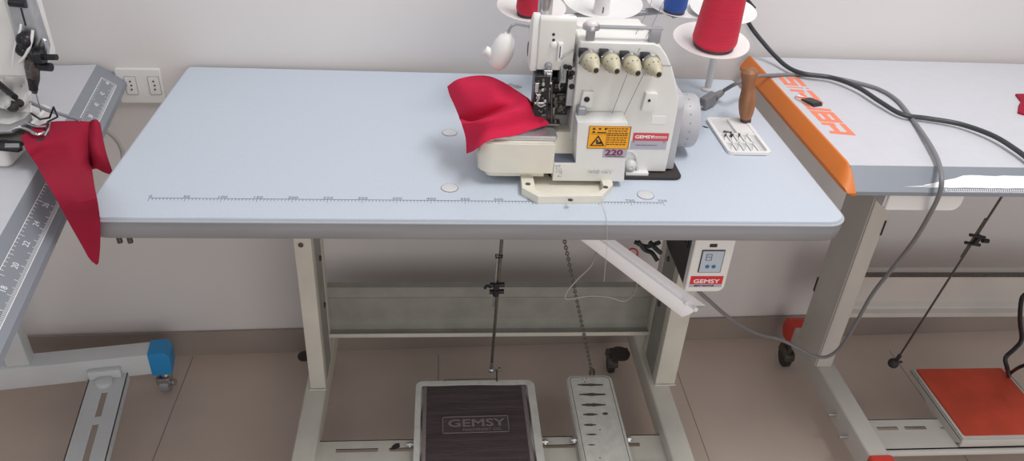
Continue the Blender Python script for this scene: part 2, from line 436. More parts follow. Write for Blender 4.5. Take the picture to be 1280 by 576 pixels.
# ------------------------------------------------------------------ treadle pedals of the main stand
tz = .128
pf = Zp(tz, 520, 478); pr = Zp(tz, 665, 476); x0, x1, yf = pf.x, pr.x+.004, pf.y+.004
ped = thing('treadle_pedal', ((x0+x1)/2, yf-.13, PZ), 'large off-white treadle pedal with dark ribbed rubber mat on the central stand', 'pedal')
b = prism(rpoly(x0, x1, yf-.27, yf, .016, 6), 'z', tz-.022, tz-.006, capbv=.002)
obj('pedal_pan', b, 'pedalw', ped)
b = ring(rpoly(x0, x1, yf-.27, yf, .016, 6), rpoly(x0+.012, x1-.016, yf-.258, yf-.012, .008, 6), tz-.006, tz, None); bevel(b, .0015)
obj('pedal_rim', b, 'pedalw', ped)
xa, xb, ya, yb = x0+.014, x1-.019, yf-.256, yf-.014
edge = []
for k in range(12): edge.append((xa+.002*math.sin(k*1.1)+.001, yb+(ya-yb)*k/11))
for k in range(12): edge.append((xa+(xb-xa)*k/11, ya+.001*math.sin(k)))
for k in range(12): edge.append((xb+.0025*math.sin(k*.9+1), ya+(yb-ya)*k/11))
for k in range(12): edge.append((xb+(xa-xb)*k/11, yb-.0015*math.sin(k*.8)))
b = prism(edge[:11]+edge[12:23]+edge[24:35]+edge[36:47], 'z', tz-.006, tz-.0015)
mt = obj('rubber_mat', b, 'mat_dark', ped)
b = box(xa+.002, xa+.010, ya+.004, yb-.002, tz-.002, tz-.0008, .0005); box(xb-.010, xb-.002, ya+.004, yb-.002, tz-.002, tz-.0008, .0005, bm=b)
parts('mat_border', b, 'mat_mark', mt)
# ribs
b = B()
for k in range(56): yy = ya+.006+k*(yb-ya-.012)/55; box(xa+.012, xb-.012, yy, yy+.0018, tz-.0016, tz-.0007, bm=b)
o = obj('mat_ribs', b, 'mat_dark', mt)
c0, c1, c2 = Zp(tz, 553, 521), Zp(tz, 635, 517), Zp(tz, 553, 542)
ang = math.atan2(c1.y-c0.y, c1.x-c0.x)*.3
T = frame((c2.x, c2.y, tz-.0007), (math.cos(ang), math.sin(ang), 0), (-math.sin(ang), math.cos(ang), 0))
lw, lh = (c1-c0).length, (c0-c2).length
b = box(0, lw, 0, lh, 0, .0006, mtx=T)
lp = obj('name_panel', b, 'mat_dark', mt)
b = B()
for q in ((0, lw, 0, .002), (0, lw, lh-.002, lh), (0, .002, 0, lh), (lw-.002, lw, 0, lh)): box(q[0], q[1], q[2], q[3], .0006, .0014, bm=b, mtx=T)
text('GEMSY', lh*.62, T @ Matrix.Translation((lw*.08, lh*.38, .0012)), 1.38*lw/.140, .0008, .0006, bm=b)
text('MACHINERY CO.', lh*.2, T @ Matrix.Translation((lw*.30, lh*.13, .0012)), 1.15, .0006, .0002, bm=b)
obj('raised_lettering', b, 'mat_mark', lp, smooth=False)
obj('corner_rivet', screw((x1-.017, yf-.245, tz-.002), (0, 0, 1), .004, .004), 'darkmet', ped)
b = B()
for xx, s in ((x0, -1), (x1, 1)): cyl((xx-s*.002, .157, tz-.014), (xx+s*.014, .157, tz-.014), .0045, bm=b); cyl((xx+s*.006, .157, tz-.014), (xx+s*.010, .157, tz-.014), .0075, n=6, bm=b)
parts('pivot_bolt', b, 'steelb', ped)
b = B()
for xx in (x0+.006, x1-.012): box(xx, xx+.004, .145, .170, PZ, tz-.02, bm=b)
parts('pivot_bracket', b, 'darkmet', ped)
# hooked wire clip at the far edge of the pan
a_, c_ = Zp(tz, 556, 477), Zp(tz, 620, 472)
b = tube([a_, a_+Vector((.0, .006, 0)), (c_.x, a_.y+.006, tz+.001), (c_.x, a_.y, tz-.004)], .0012, smooth=False)
obj('wire_clip', b, 'darkmet', ped)

q0, q1 = Zp(tz, 708, 470), Zp(tz, 763, 468)
x0, x1, yf = q0.x, q1.x+.001, q0.y+.003
ped2 = thing('foot_pedal', ((x0+x1)/2, yf-.13, PZ), 'narrow scuffed white foot pedal beside the large treadle, worn streaks across it', 'pedal')
b = prism(rpoly(x0, x1, yf-.26, yf, .014, 6), 'z', tz-.026, tz, capbv=.003)
obj('pedal_plate', b, 'pedalw', ped2)
b = B()
o_, i_ = rpoly(x0+.006, x1-.006, yf-.255, yf-.006, .010, 6), rpoly(x0+.0072, x1-.0072, yf-.254, yf-.0072, .009, 6)
obj('scuffed_outline', ring(o_, i_, tz-.0004, tz+.0003), 'wear', ped2)
b = B()
streaks = [(722, 754, 481, 3.2), (724, 757, 493, 3.5), (727, 757, 506, 3.8), (729, 747, 518, 3.2), (753, 760, 517, 3.5), (730, 745, 531, 2.6), (733, 746, 543, 2), (735, 744, 556, 1.4)]
for a, c, y, h in streaks:
    pts_t, pts_b = [], []
    for k in range(9):
        t = k/8; ww = h*.5*(math.sin(PI*min(max(t, .06), .94))**.6)*(.75+.4*random.random()); xx = a+(c-a)*t
        pts_t.append(Zp(tz, xx, y-ww)); pts_b.append(Zp(tz, xx, y+ww))
    poly = [(p.x, p.y) for p in pts_t]+[(p.x, p.y) for p in pts_b[::-1]]
    prism(poly, 'z', tz-.0005, tz+.0006, bm=b)
for (px, py) in ((750, 537), (750, 572), (728, 474), (731, 477), (733, 473)):
    p = Zp(tz, px, py); screw((p.x, p.y, tz-.0003), (0, 0, 1), .0016, .0008, bm=b)
parts('worn_streak', b, 'wear', ped2)
b = B()
for xx, s in ((x0, -1), (x1, 1)): cyl((xx-s*.002, .160, tz-.014), (xx+s*.012, .160, tz-.014), .0045, bm=b); cyl((xx+s*.004, .160, tz-.014), (xx+s*.009, .160, tz-.014), .008, n=6, bm=b)
parts('pivot_bolt', b, 'steelb', ped2)
b = B()
for xx in (x0+.006, x1-.012): box(xx, xx+.004, .148, .172, PZ, tz-.02, bm=b)
parts('pivot_bracket', b, 'darkmet', ped2)

# rod from the machine to the treadle
pT = Zp(.62, 627, 306); pT = Vector((Yp(.24, 627, 303).x, .24, .7135)); pB = Zp(tz+.035, 614, 462)
def lerpz(a, c, z): t = (z-a.z)/(c.z-a.z); return a+(c-a)*t
pT = Yp(.235, 627, 303); pT = Vector((pT.x, pT.y, pT.z)); pU = pT+(pT-pB)*((.7135-pT.z)/(pT.z-pB.z))
rod = thing('pedal_linkage_rod', pB, 'thin steel linkage rod with dark clamp rising from the large treadle to the central tabletop', 'rod')
obj('rod', cyl(pB, pU, .0032), 'chain', rod)
dd = (pU-pB).normalized()
pc = pB+(pT-pB)*.70
obj('upper_rod', cyl(pc-dd*.06+Vector((-.006, -.003, 0)), pT-dd*.03+Vector((-.006, -.003, 0)), .0024), 'steelb', rod)
b = B()
for t in (.66, .71):
    q = pB+(pT-pB)*t; cyl(q+Vector((-.016, -.002, 0)), q+Vector((.012, -.002, .001)), .0048, bm=b); cyl(q+Vector((-.004, -.006, -.006)), q+Vector((-.004, -.006, .008)), .006, n=8, bm=b)
cl = obj('clamp', b, 'dark', rod)
obj('wing_screw', tube([pc+Vector((-.014, -.004, 0)), pc+Vector((-.022, -.006, .004)), pc+Vector((-.026, -.006, -.002))], .003), 'dark', cl)
obj('rod_cap', cyl(pT-dd*.035+Vector((-.01, -.002, 0)), pT-dd*.035+Vector((.004, -.002, 0)), .004), 'dark', rod)
b = sphere(pB, .0075); cyl(pB+dd*.004, pB+dd*.028, .0045, bm=b)
j = obj('ball_joint', b, 'steelb', rod)
b = cyl(pB, pB+Vector((.022, -.002, -.001)), .002); cyl(pB+Vector((.012, 0, 0)), pB+Vector((.014, 0, -.034)), .0016, bm=b); cyl(pB+Vector((.016, 0, .001)), pB+Vector((.02, 0, .001)), .005, n=6, bm=b)
obj('joint_stud', b, 'darkmet', j)

# chain to the small pedal
cT = Yp(.22, 706, 303); cB = Vector(((x0+x1)/2+.004, yf-.004, tz+.004)); cB = Zp(tz+.006, 740, 466)
cT2 = cT+(cT-cB)*((.7135-cT.z)/(cT.z-cB.z))
b = B(); L = (cT2-cB).length; n = int(L/.0085); d = (cT2-cB).normalized(); a, c, _ = frame_of(d)
for k in range(n):
    p = cB+d*(k+.5)*L/n; s = a if k % 2 else c
    tube([p+d*.0052, p+s*.0026+d*.002, p+s*.0026-d*.002, p-d*.0052, p-s*.0026-d*.002, p-s*.0026+d*.002], .0013, 5, 2, bm=b, closed=True)
ch = tag(obj('pedal_chain', b, 'chain', org=cB), 'twisted steel chain from the narrow foot pedal up to the central tabletop', 'chain')
obj('end_hook', tube([cB+Vector((-.003, 0, -.006)), cB+Vector((-.005, 0, .004)), cB+Vector((0, 0, .012)), cB+Vector((.005, 0, .004)), cB+Vector((.004, 0, -.006))], .0022), 'darkmet', ch)
# thin pale wire looping round the chain
wv = [(745, 318, .20), (738, 333, .19), (722, 349, .185), (709, 364, .18), (707, 373, .18), (716, 373, .18), (735, 370, .18), (760, 371, .19), (780, 376, .20), (793, 366, .22), (797, 350, .24)]
tag(obj('thin_wire', tube([Yp(Y, x, y) for x, y, Y in [(752, 304, .21)]+wv+[(798, 335, .26), (797, 318, .28)]], .0014), 'cord_warm'), 'thin pale wire looping behind the white chute and round the chain', 'wire')
tag(obj('wire_tie', tube([Yp(.25, 791+6*math.cos(a), 316+6*math.sin(a)*.9) for a in (0, .9, 1.8, 2.7, 3.6, 4.5, 5.4)], .0016, closed=True), 'lab_redb'), 'small red ring of wire hanging behind the white chute', 'wire tie')

# ------------------------------------------------------------------ scrap chute under the table
A0, A1 = Vector((.700, .13, .700)), None
e0, e1 = Yp(.10, 730, 303), Yp(.06, 852, 396)     # lower-left long edge
g0, g1 = Yp(.10, 772, 303), Yp(.06, 880, 381)     # upper-right long edge
def ext(p, q, z): return p+(p-q)*((z-p.z)/(p.z-q.z))
e0 = ext(e0, e1, .716); g0 = ext(g0, g1, .716)
b = B()
nrm = ((e1-e0).cross(g0-e0)).normalized()
if nrm.y < 0: nrm = -nrm
secs = []
for t in [k/12 for k in range(13)]:
    P, Q = e0.lerp(e1, t), g0.lerp(g1, t); w = Q-P
    sec = [P+w*.02+nrm*.004, P+w*.0, P+w*.1-nrm*.004, P+w*.3-nrm*.006, P+w*.55-nrm*.004, P+w*.66+nrm*.006, P+w*.72+nrm*.010, P+w*.85+nrm*.006, P+w*1.0-nrm*.006, P+w*1.0-nrm*.008,
           P+w*.85+nrm*.004, P+w*.72+nrm*.013, P+w*.62+nrm*.010, P+w*.3+nrm*.0]
    secs.append([b.verts.new(p) for p in sec])
for i in range(12):
    for k in range(14): b.faces.new((secs[i][k], secs[i+1][k], secs[i+1][(k+1) % 14], secs[i][(k+1) % 14]))
b.faces.new(secs[0]); b.faces.new(secs[-1][::-1])
chute = thing('scrap_chute', (e0+g0)/2, 'white folded sheet steel scrap chute slanting down below the central tabletop', 'chute')
obj('chute_tray', b, 'chute', chute)
b = B()
for px, py in ((857, 378), (868, 386)): screw(Yp(.062, px, py)-nrm*.004, -nrm, .0042, .003, bm=b)
parts('rivet', b, 'white2', chute)
# oil pan of the overlock machine below the tabletop and black leads
# ------------------------------------------------------------------ motor control box
bx = thing('motor_control_box', (.92, .12, .7135), 'white and black motor control box with small screen under the central table', 'control box')
FY = .045
c = [Yp(FY, 868, 303), Yp(FY, 917, 303), Yp(FY, 905, 363), Yp(FY, 857, 365)]
bx0, bx1 = (c[0].x+c[3].x)/2, (c[1].x+c[2].x)/2+.001; bz0, bz1 = c[3].z+.001, .7135
b = prism(rpoly(bx0, bx1, bz0, bz1, .0, 5, (.003, .012, .001, .001)), 'y', FY, FY+.016, capbv=.0015)
fp = obj('front_panel', b, 'white2', bx)
b = prism([(FY+.016, bz0+.002), (FY+.016, bz1), (FY+.15, bz1), (FY+.15, bz0+.02), (FY+.13, bz0+.004)], 'x', bx0+.001, bx1-.004, .002)
obj('housing', b, 'black', bx)
b = B()
for k in range(9): yy = FY+.03+k*.012; box(bx0-.0004, bx0+.002, yy, yy+.003, bz1-.06+k*.002, bz1-.006, bm=b)
obj('cooling_fin', b, 'dark', bx)
def fr(y, x, py): return Yp(y, x, py)
s0, s1 = fr(FY, 878, 312), fr(FY, 900, 340)
sc_ = obj('display_frame', box(s0.x, s1.x, FY-.0016, FY, s1.z, s0.z, .001), 'ink', fp)
obj('screen', box(s0.x+.0015, s1.x-.0015, FY-.0022, FY-.0012, s1.z+.0015, s0.z-.0015), 'lcd', sc_)
b = box(s0.x+.008, s0.x+.0175, FY-.0027, FY-.0022, s0.z-.019, s0.z-.0185)
for q in ((.008, .009, .019, .007), (.0165, .0175, .019, .007), (.008, .0175, .008, .007), (.010, .0155, .013, .012)):
    box(s0.x+q[0], s0.x+q[1], FY-.0027, FY-.0022, s0.z-q[2], s0.z-q[3], bm=b)
obj('screen_digits', b, 'inkgrey', sc_)
b = B()
for px in (883.5, 891.5): q = fr(FY, px, 332); screw((q.x, FY-.002, q.z), (0, -1, 0), .0034, .0015, bm=b)
parts('button', b, 'bluebtn', sc_)
s0, s1 = fr(FY, 864, 345), fr(FY, 900, 357)
lb = obj('name_label', box(s0.x, s1.x+.002, FY-.0008, FY, s1.z+.004, s0.z), 'lab_redb', fp)
w_ = s1.x+.002-s0.x
b = text('GEMSY', .0105, FRONT((s0.x+w_*.09, FY-.001, s1.z+.0065)), 1.12*w_/.045, .0006, .0003)
obj('label_lettering', b, 'whiteink', lb, smooth=False)
lb2 = obj('name_label', box(s0.x, s1.x+.002, FY-.0008, FY, s1.z-.002, s1.z+.004), 'lab_grey', fp)
obj('label_lettering', text('SEW MOTOR', .0042, FRONT((s0.x+w_*.14, FY-.001, s1.z-.0006)), 1.35, .0004, .0001), 'ink', lb2, smooth=False)
q = fr(FY, 892, 306); obj('vent_slot', box(q.x-.006, q.x+.006, FY-.001, FY, q.z-.004, q.z+.002, .0005), 'ink', fp)
# black leads bunch between chute and box
b = B()
for k, (pts) in enumerate((((798, 302, .22), (806, 312, .22), (815, 316, .21), (822, 326, .2)), ((812, 302, .2), (819, 310, .19), (826, 316, .19)), ((793, 302, .25), (808, 308, .24), (824, 303, .22)))):
    P = [Yp(Y, x, y) for x, y, Y in pts]; tube(P, .0042, bm=b)
tag(obj('motor_leads', b, 'cord_black'), 'bunch of short black leads under the central tabletop between chute and control box', 'cable')

# ------------------------------------------------------------------ overlock machine
om = thing('overlock_machine', (.72, .22, HT), 'cream and white overlock sewing machine with four tension dials on the central table', 'sewing machine')
SY, CY = .14, .10           # front plane of the body and of the covers
zb_ = Yp(SY, 832, 215).z
# rubber seated base rim
b = prism(rpoly(.66, .876, .123, .345, .014, 5), 'z', HT, HT+.0045, capbv=.001)
obj('base_gasket', b, 'rubber', om)
b = prism(rpoly(.675, .850, .150, .335, .012, 5), 'z', HT+.0045, zb_+.002)
obj('base_block', b, 'dark', om)
# body face outline
out = [(.690, zb_+.001)]
for px, py in ((832, 215), (840, 175), (847, 138), (848, 122), (845.5, 104), (840, 84), (834, 70), (826, 58)):
    p = Yp(SY, px, py); out.append((p.x, p.z))
ztop = out[-1][1]
out += [(out[-1][0]-.010, ztop+.004), (.690, ztop+.004)]
ztop += .004
b = prism(out, 'y', SY, .235); 
bevel(b, .0035, 3, 40)
body = obj('machine_body', b, 'white', om)
box_ = box(.694, .835, .22, .312, zb_+.001, .905, .01, 3); obj('rear_casing', box_, 'white', om)
# seam between top cover and front panel
q0, q1 = Yp(SY, 742, 82), Yp(SY, 840, 82)
zs = Yp(SY, 800, 81).z
b = box(.690, Yp(SY, 839, 81).x, SY-.0004, SY+.001, zs-.0005, zs+.0005); box(.6995, .7005, SY-.0004, SY+.001, zs, ztop-.004, bm=b) if False else None
obj('seam', b, 'greymid', body)
# raised rear casing on the top
t0, t1 = Zp(ztop+.012, 712, 26), Zp(ztop+.012, 806, 25)
b = box(.692, t1.x-.002, .195, .236, ztop-.002, ztop+.006, .004, 3)
obj('top_casing', b, 'white', body)
# carrying handle / thread guide bar
h0, h1 = Zp(ztop, 736, 52), Zp(ztop, 817, 54)
hz = ztop+.021
hb = obj('handle_bar', box(h0.x-.004, h1.x+.012, h0.y+.004, h0.y+.014, hz-.003, hz, .001), 'greymid', om)
obj('handle_post', box(h0.x-.003, h0.x+.009, h0.y+.003, h0.y+.016, ztop-.001, hz-.002, .0015), 'greymid', hb)
obj('handle_post', box(h1.x-.006, h1.x+.010, h0.y+.003, h0.y+.016, ztop-.001, hz-.002, .001), 'greymid', hb)
p = Zp(hz+.002, 740, 31)
g = obj('sight_glass_ring', lathe([(0, -.005), (.0125, -.005), (.0125, 0), (.0115, .002), (0, .002)], (p.x, p.y+.004, hz)), 'steelb', om)
obj('sight_glass', sphere((p.x, p.y+.004, hz+.001), .0098, bm=None, sz=.7), 'glass', g)
# side cheek at right
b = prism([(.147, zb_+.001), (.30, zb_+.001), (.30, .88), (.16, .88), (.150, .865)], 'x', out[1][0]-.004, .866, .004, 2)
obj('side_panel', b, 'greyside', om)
# handwheel
hwp = Vector((.9, .235, .800))
wr = .0455
hw = obj('handwheel', lathe([(0, -.012), (wr*.62, -.012), (wr*.72, -.002), (wr*.97, 0), (wr, .002), (wr, .032), (wr*.96, .036), (wr*.7, .037), (.010, .035), (0, .035)], (.877, .235, hwp.z+.004), (1, 0, 0), 40), 'greyside', om)
b = B()
for k in range(20):
    a = 2*PI*k/20; n_ = Vector((0, math.cos(a), math.sin(a))); screw(Vector((.895, .235, hwp.z+.004))+n_*(wr-.0002), n_, .0011, .0006, bm=b)
obj('wheel_marks', b, 'inkgrey', hw)
obj('wheel_neck', cyl((.850, .235, hwp.z+.004), (.878, .235, hwp.z+.004), .022), 'greypl', hw)
# sewing head
hx0, hx1 = .6315, .6845; hy = .15
hz0, hz1 = Yp(hy, 692, 88).z, Yp(hy, 692, 21).z
b = prism([(hy, hz0), (hy, hz1-.004), (hy+.003, hz1), (hy+.010, hz1), (.215, hz1-.04), (.225, .94), (.225, hz0)], 'x', hx0, hx1, .003, 2)
head = obj('sewing_head', b, 'white', om)
b = prism([(hy+.004, hz0-.004), (hy+.004, hz1-.006), (hy+.008, hz1+.002), (hy+.014, hz1+.002), (.215, hz1-.038), (.226, .94), (.226, hz0-.004)], 'x', hx0-.010, hx0+.001, .003, 2)
hp = obj('head_side_plate', b, 'white2', head)
obj('plate_slot', prism([(.19, .925), (.196, .932), (.196, .942), (.190, .948)], 'x', hx0-.0108, hx0-.0095), 'ink', hp)
b = B()
for px, py in ((692, 43), (692, 50)): q = Yp(hy, px, py); screw((q.x, hy, q.z), (0, -1, 0), .0022, .0008, bm=b)
parts('screw_hole', b, 'ink', head)
q = Yp(hy, 692, 54); obj('thread_boss', lathe([(0, 0), (.005, 0), (.0045, .004), (0, .006)], (q.x, hy, q.z-.002), (0, -1, 0)), 'white2', head)
# white thread guide bracket and take-up lever at the right of the head
q = Yp(hy-.004, 700, 62)
b = box(q.x-.003, q.x+.004, hy-.006, hy+.002, q.z-.018, q.z+.010, .001)
tg = obj('thread_guide', b, 'white2', head)
obj('guide_arm', tube([Yp(hy-.006, 701, 74), Yp(hy-.006, 706, 70), Yp(hy-.004, 712, 66), Yp(hy, 716, 62)], .0013), 'steelb', tg)
obj('guide_slot', box(q.x-.0008, q.x+.0008, hy-.0066, hy-.0058, q.z-.012, q.z+.006), 'inkgrey', tg)
# chrome cap on top of the head
q = Zp(hz1, 683, 19)
cc = lathe([(.0115, 0), (.0125, .001), (.0125, .004), (.0105, .005), (.0105, .034), (.0115, .035), (.0115, .038), (.0105, .039), (.0105, .06), (0, .062)], (q.x, q.y+.018, hz1-.012))
obj('chrome_cap', cc, 'steel', om)
# dark works under the head
IY = .185
b = box(hx0+.010, .700, IY, .215, .845, hz0+.002, .001)
obj('dark_recess', b, 'dark', om)
def pb(px0, py0, px1, py1, y0, y1, bv=.0006, bm=None):
    a, c = Yp(y0, px0, py0), Yp(y0, px1, py1); c2 = Yp(y0, px0, py1)
    xl = (a.x+c2.x)/2
    return box(xl, max(c.x, xl+.001), y0, y1, c.z, a.z, bv, 1, bm=bm)
kh = obj('knife_holder', pb(667, 95, 684, 146, .136, .165), 'dark', om)
b = pb(669, 104, 673, 116, .131, .137); pb(671, 118, 676, 121, .130, .137, bm=b); pb(668, 128, 681, 131, .130, .137, bm=b)
obj('knife_blade', b, 'steel', kh)
b = B()
for px, py in ((678, 112), (672, 122), (679, 105), (681, 126)):
    q = Yp(.133, px, py); screw(q, (0, -1, 0), .0028, .003, bm=b)
parts('clamp_screw', b, 'steelb', kh)
b = B()
for k in range(22):
    px, py = random.uniform(668, 683), random.uniform(99, 144); q = Yp(.1345, px, py)
    if k % 2: screw(q, (0, -1, 0), random.uniform(.0012, .0022), .003, bm=b)
    else: box(q.x-.0008, q.x+.0008+random.random()*.002, .1335, .137, q.z-.001, q.z+random.random()*.005, bm=b)
parts('linkage_stud', b, 'chain', kh)
b = B()
for k in range(16):
    px, py = random.uniform(690, 707), random.uniform(98, 142); q = Yp(.156, px, py)
    box(q.x-.0008, q.x+.0008+random.random()*.003, .1555, .160, q.z-.0006, q.z+random.random()*.006, bm=b)
parts('looper_linkage', b, 'darkmet', kh)
obj('presser_bar', cyl(Yp(.147, 689, 100), Yp(.147, 689, 150), .0022), 'darkmet', om)
b = tube([Yp(.130, 670, 117), Yp(.128, 674, 122), Yp(.128, 671, 128), Yp(.128, 675, 133), Yp(.128, 682, 131)], .0012)
obj('spring', b, 'steelb', kh)
nb = obj('needle_bar', cyl(Yp(.150, 684.5, 88), Yp(.150, 687.5, 128), .0032), 'steelb', om)
obj('needle_clamp', pb(680, 88, 690, 96, .142, .156), 'steelb', nb)
obj('needle', cyl(Yp(.150, 687.5, 128), Yp(.150, 689.5, 152), .0009), 'steel', nb)
b = pb(683, 92, 689, 102, .139, .142); pb(682, 103, 690, 106, .139, .142, bm=b); pb(682, 110, 688, 113, .139, .142, bm=b)
obj('needle_guide', b, 'steelb', nb)
q = Yp(hy-.001, 685.5, 82)
obj('head_boss', lathe([(0, 0), (.0055, 0), (.005, .005), (.002, .006), (0, .004)], (q.x, hy, q.z), (0, -1, 0)), 'greymid', head)
b = pb(700, 84, 707, 104, .145, .165); pb(701, 86, 703, 100, .143, .146, bm=b)
lo = obj('looper_guide', b, 'greymid', om)
b = B()
for px, py in ((707, 83), (712, 84), (713, 96)): q = Yp(.146, px, py); screw(q, (0, -1, 0), .0036, .005, bm=b)
parts('guide_screw', b, 'dark', lo)
b = tube([Yp(.143, 701, 88), Yp(.142, 703, 96), Yp(.142, 699, 106), Yp(.142, 700, 112)], .0009); tube([Yp(.143, 705, 86), Yp(.142, 705, 100)], .0009, bm=b)
obj('guide_wire', b, 'steelb', lo)
b = pb(690, 96, 711, 118, .165, .185); pb(688, 118, 709, 144, .158, .180, bm=b)
dk = obj('upper_looper_block', b, 'dark', om)
b = B()
for px, py in ((701, 122), (701, 133), (694, 127)): q = Yp(.158, px, py); screw(q, (0, -1, 0), .0042, .003, bm=b)
pb(696, 117, 706, 119, .155, .158, bm=b)
parts('looper_screw', b, 'darkmet', dk)
b = pb(709, 84, 721, 133, .150, .175, .001)
sp = obj('slide_plate', b, 'steelb', om)
b = B()
for px, py in ((715, 91), (714.5, 108)): q = Yp(.150, px, py); screw(q, (0, -1, 0), .0042, .003, bm=b)
parts('plate_screw', b, 'dark', sp)
# presser foot
pfp = Zp(.833, 690, 154)
b = box(pfp.x-.010, pfp.x+.012, pfp.y-.010, pfp.y+.010, .833, .836, .0008); box(pfp.x-.001, pfp.x+.003, pfp.y+.002, pfp.y+.006, .836, .858, .0005, bm=b); cyl((pfp.x+.004, pfp.y-.006, .836), (pfp.x+.004, pfp.y-.006, .842), .002, bm=b)
obj('presser_foot', b, 'chain', om)
# inner wall of the hollow behind the plate, its shade painted in as grey
obj('inner_wall', box(.655, .700, .175, .225, HT+.005, .846, .001), 'greyhollow', om)
zr = Yp(CY, 705, 204).z
za_ = Yp(.145, 705, 165).z
b = prism([(.118, zr-.02), (.145, za_), (.175, za_), (.175, zr-.02)], 'x', .650, .6955, .001)
obj('inner_apron', b, 'cream', om)
b = pb(722, 135, 732, 147, .124, .140, .002); obj('hinge_bracket', b, 'greymid', om)
# cylinder cover (rounded left end)
c0 = Yp(CY, 598, 222); c1 = Yp(CY, 690, 226); ct = Yp(CY, 650, 179)
cx0, cx1 = Yp(CY, 598, 205).x, c1.x
czb, czt = c1.z+.001, ct.z
b = prism(rpoly(cx0, cx1, CY, .235, .02, 6, (.022, .0, .0, .03)), 'z', czb, czt)
es = [e for e in b.edges if all(abs(v.co.z-czb) < 1e-5 for v in e.verts)]
bmesh.ops.bevel(b, geom=es, offset=.012, segments=4, affect='EDGES', clamp_overlap=True)
es = [e for e in b.edges if all(abs(v.co.z-czt) < 1e-5 for v in e.verts)]
bmesh.ops.bevel(b, geom=es, offset=.002, segments=2, affect='EDGES', clamp_overlap=True)
obj('cylinder_cover', b, 'cream', om)
# steel cloth plate
pz = .831
a0, a1 = Zp(pz, 613, 171), Zp(pz, 697, 171)
b = prism(rpoly(a0.x, a1.x, a1.y, .215, .004, 4, (.008, .003, .002, .01)), 'z', czt+.0002, pz, capbv=.0015)
cp = obj('cloth_plate', b, 'plate', om)
b = prism(rpoly(cx0+.004, a0.x+.010, CY+.006, .225, .012, 5), 'z', czt, czt+.003, capbv=.001)
obj('plate_step', b, 'greypl', cp)
# looper cover: L-shaped flap with labels
u = lambda px, py: (Yp(CY, px, py).x, Yp(CY, px, py).z)
L0, L1, L2, L3 = u(780, 228), u(785, 153), u(722, 153), u(719.5, 205)
poly = [(cx1+.0006, czb-.001), (L0[0], czb-.001), (L1[0], L1[1]), (L2[0], L2[1]), (L3[0]+.0, zr), (cx1+.0006, zr)]
b = prism(poly, 'y', CY, CY+.038, .0015, 2)
cov = obj('looper_cover', b, 'white', om)
b = box(cx1+.002, L3[0]-.001, CY+.002, CY+.03, zr+.0002, zr+.0016)
obj('cover_gap', b, 'inkgrey', cov)
# embossed name on the cover
q = u(734, 216)
b = text('GEMSY', .0092, FRONT((q[0], CY-.0006, q[1])), 1.42, .0022, .0002)
obj('embossed_lettering', b, 'greypl', cov, smooth=False)
# scratched maker's mark at the lower left of the cover
b = text('LIVE', .004, FRONT((cx1+.002, CY-.0001, zr-.006)), 1.2, .0002)
for k in range(26):
    xx = cx1+.003+random.random()*.011; zz = zr-.009-random.random()*.016; box(xx, xx+.0005, CY-.0002, CY, zz, zz+.0012+random.random()*.002, bm=b)
obj('scuff_mark', b, 'inkgrey', cov, smooth=False)
# orange warning label
def plate(px0, py0, px1, py1, y, m, par, name='label_plate', t=.0006):
    a, c, d_ = Yp(y, px0, py0), Yp(y, px1, py1), Yp(y, px0, py1)
    x0, x1, z0, z1 = (a.x+d_.x)/2, c.x, c.z, a.z
    o = obj(name, box(x0, x1, y-t, y, z0, z1, .0002, 1), m, par); return o, x0, x1, z0, z1
lo_, x0, x1, z0, z1 = plate(735, 157, 785, 186, CY, 'lab_orange', cov, 'warning_label')
w, h = x1-x0, z1-z0; yy = CY-.0007
b = B()
def bar(x, z, bw, bh): box(x0+w*x, x0+w*(x+bw), yy-.0002, yy, z0+h*z, z0+h*(z+bh), bm=b)
bar(0, .985, 1, .015); bar(0, 0, 1, .015); bar(0, 0, .012, 1); bar(.985, 0, .015, 1); bar(.44, .06, .008, .65); bar(.05, .64, .4, .008); bar(.44, .64, .5, .008)
for k in range(8):
    zz = .88-k*.1
    xx = .46 if k > 0 else .42
    while xx < .93:
        l = random.uniform(.03, .08); bar(xx, zz, min(l, .95-xx), .035); xx += l+.02
for (tx, tz_) in ((.07, .84), (.07, .70)):
    prism([(x0+w*tx, z0+h*tz_), (x0+w*(tx+.1), z0+h*tz_), (x0+w*(tx+.05), z0+h*(tz_+.1))], 'y', yy-.0002, yy, bm=b)
bar(.23, .84, .06, .07); bar(.37, .83, .05, .09); bar(.2, .69, .22, .05)
# triangle with hand symbol
T0 = [(.06, .12), (.42, .12), (.24, .60)]; T1 = [(.115, .16), (.365, .16), (.24, .50)]
pt = lambda p: (x0+w*p[0], z0+h*p[1])
for i in range(3):
    j_ = (i+1) % 3; prism([pt(T0[i]), pt(T0[j_]), pt(T1[j_]), pt(T1[i])], 'y', yy-.0002, yy, bm=b)
bar(.21, .20, .12, .07); bar(.20, .27, .05, .12); bar(.26, .27, .07, .04); bar(.31, .24, .05, .05)
obj('label_print', b, 'ink', lo_, smooth=False)
# 220 tag
lo2, x0, x1, z0, z1 = plate(753.5, 185.5, 782.5, 197, CY, 'lab_grey', cov, 'number_label')
b = text('220', .0135, FRONT((x0+.003, CY-.0008, z0+.0042)), 1.35, .0004, .0006)
obj('label_lettering', b, 'ink_plum', lo2, smooth=False)
b = B(); xx = x0+.005
while xx < x1-.004: l = random.uniform(.0012, .003); box(xx, xx+l, CY-.0009, CY-.0006, z0+.0012, z0+.0024, bm=b); xx += l+.0008
obj('label_print', b, 'ink', lo2, smooth=False)
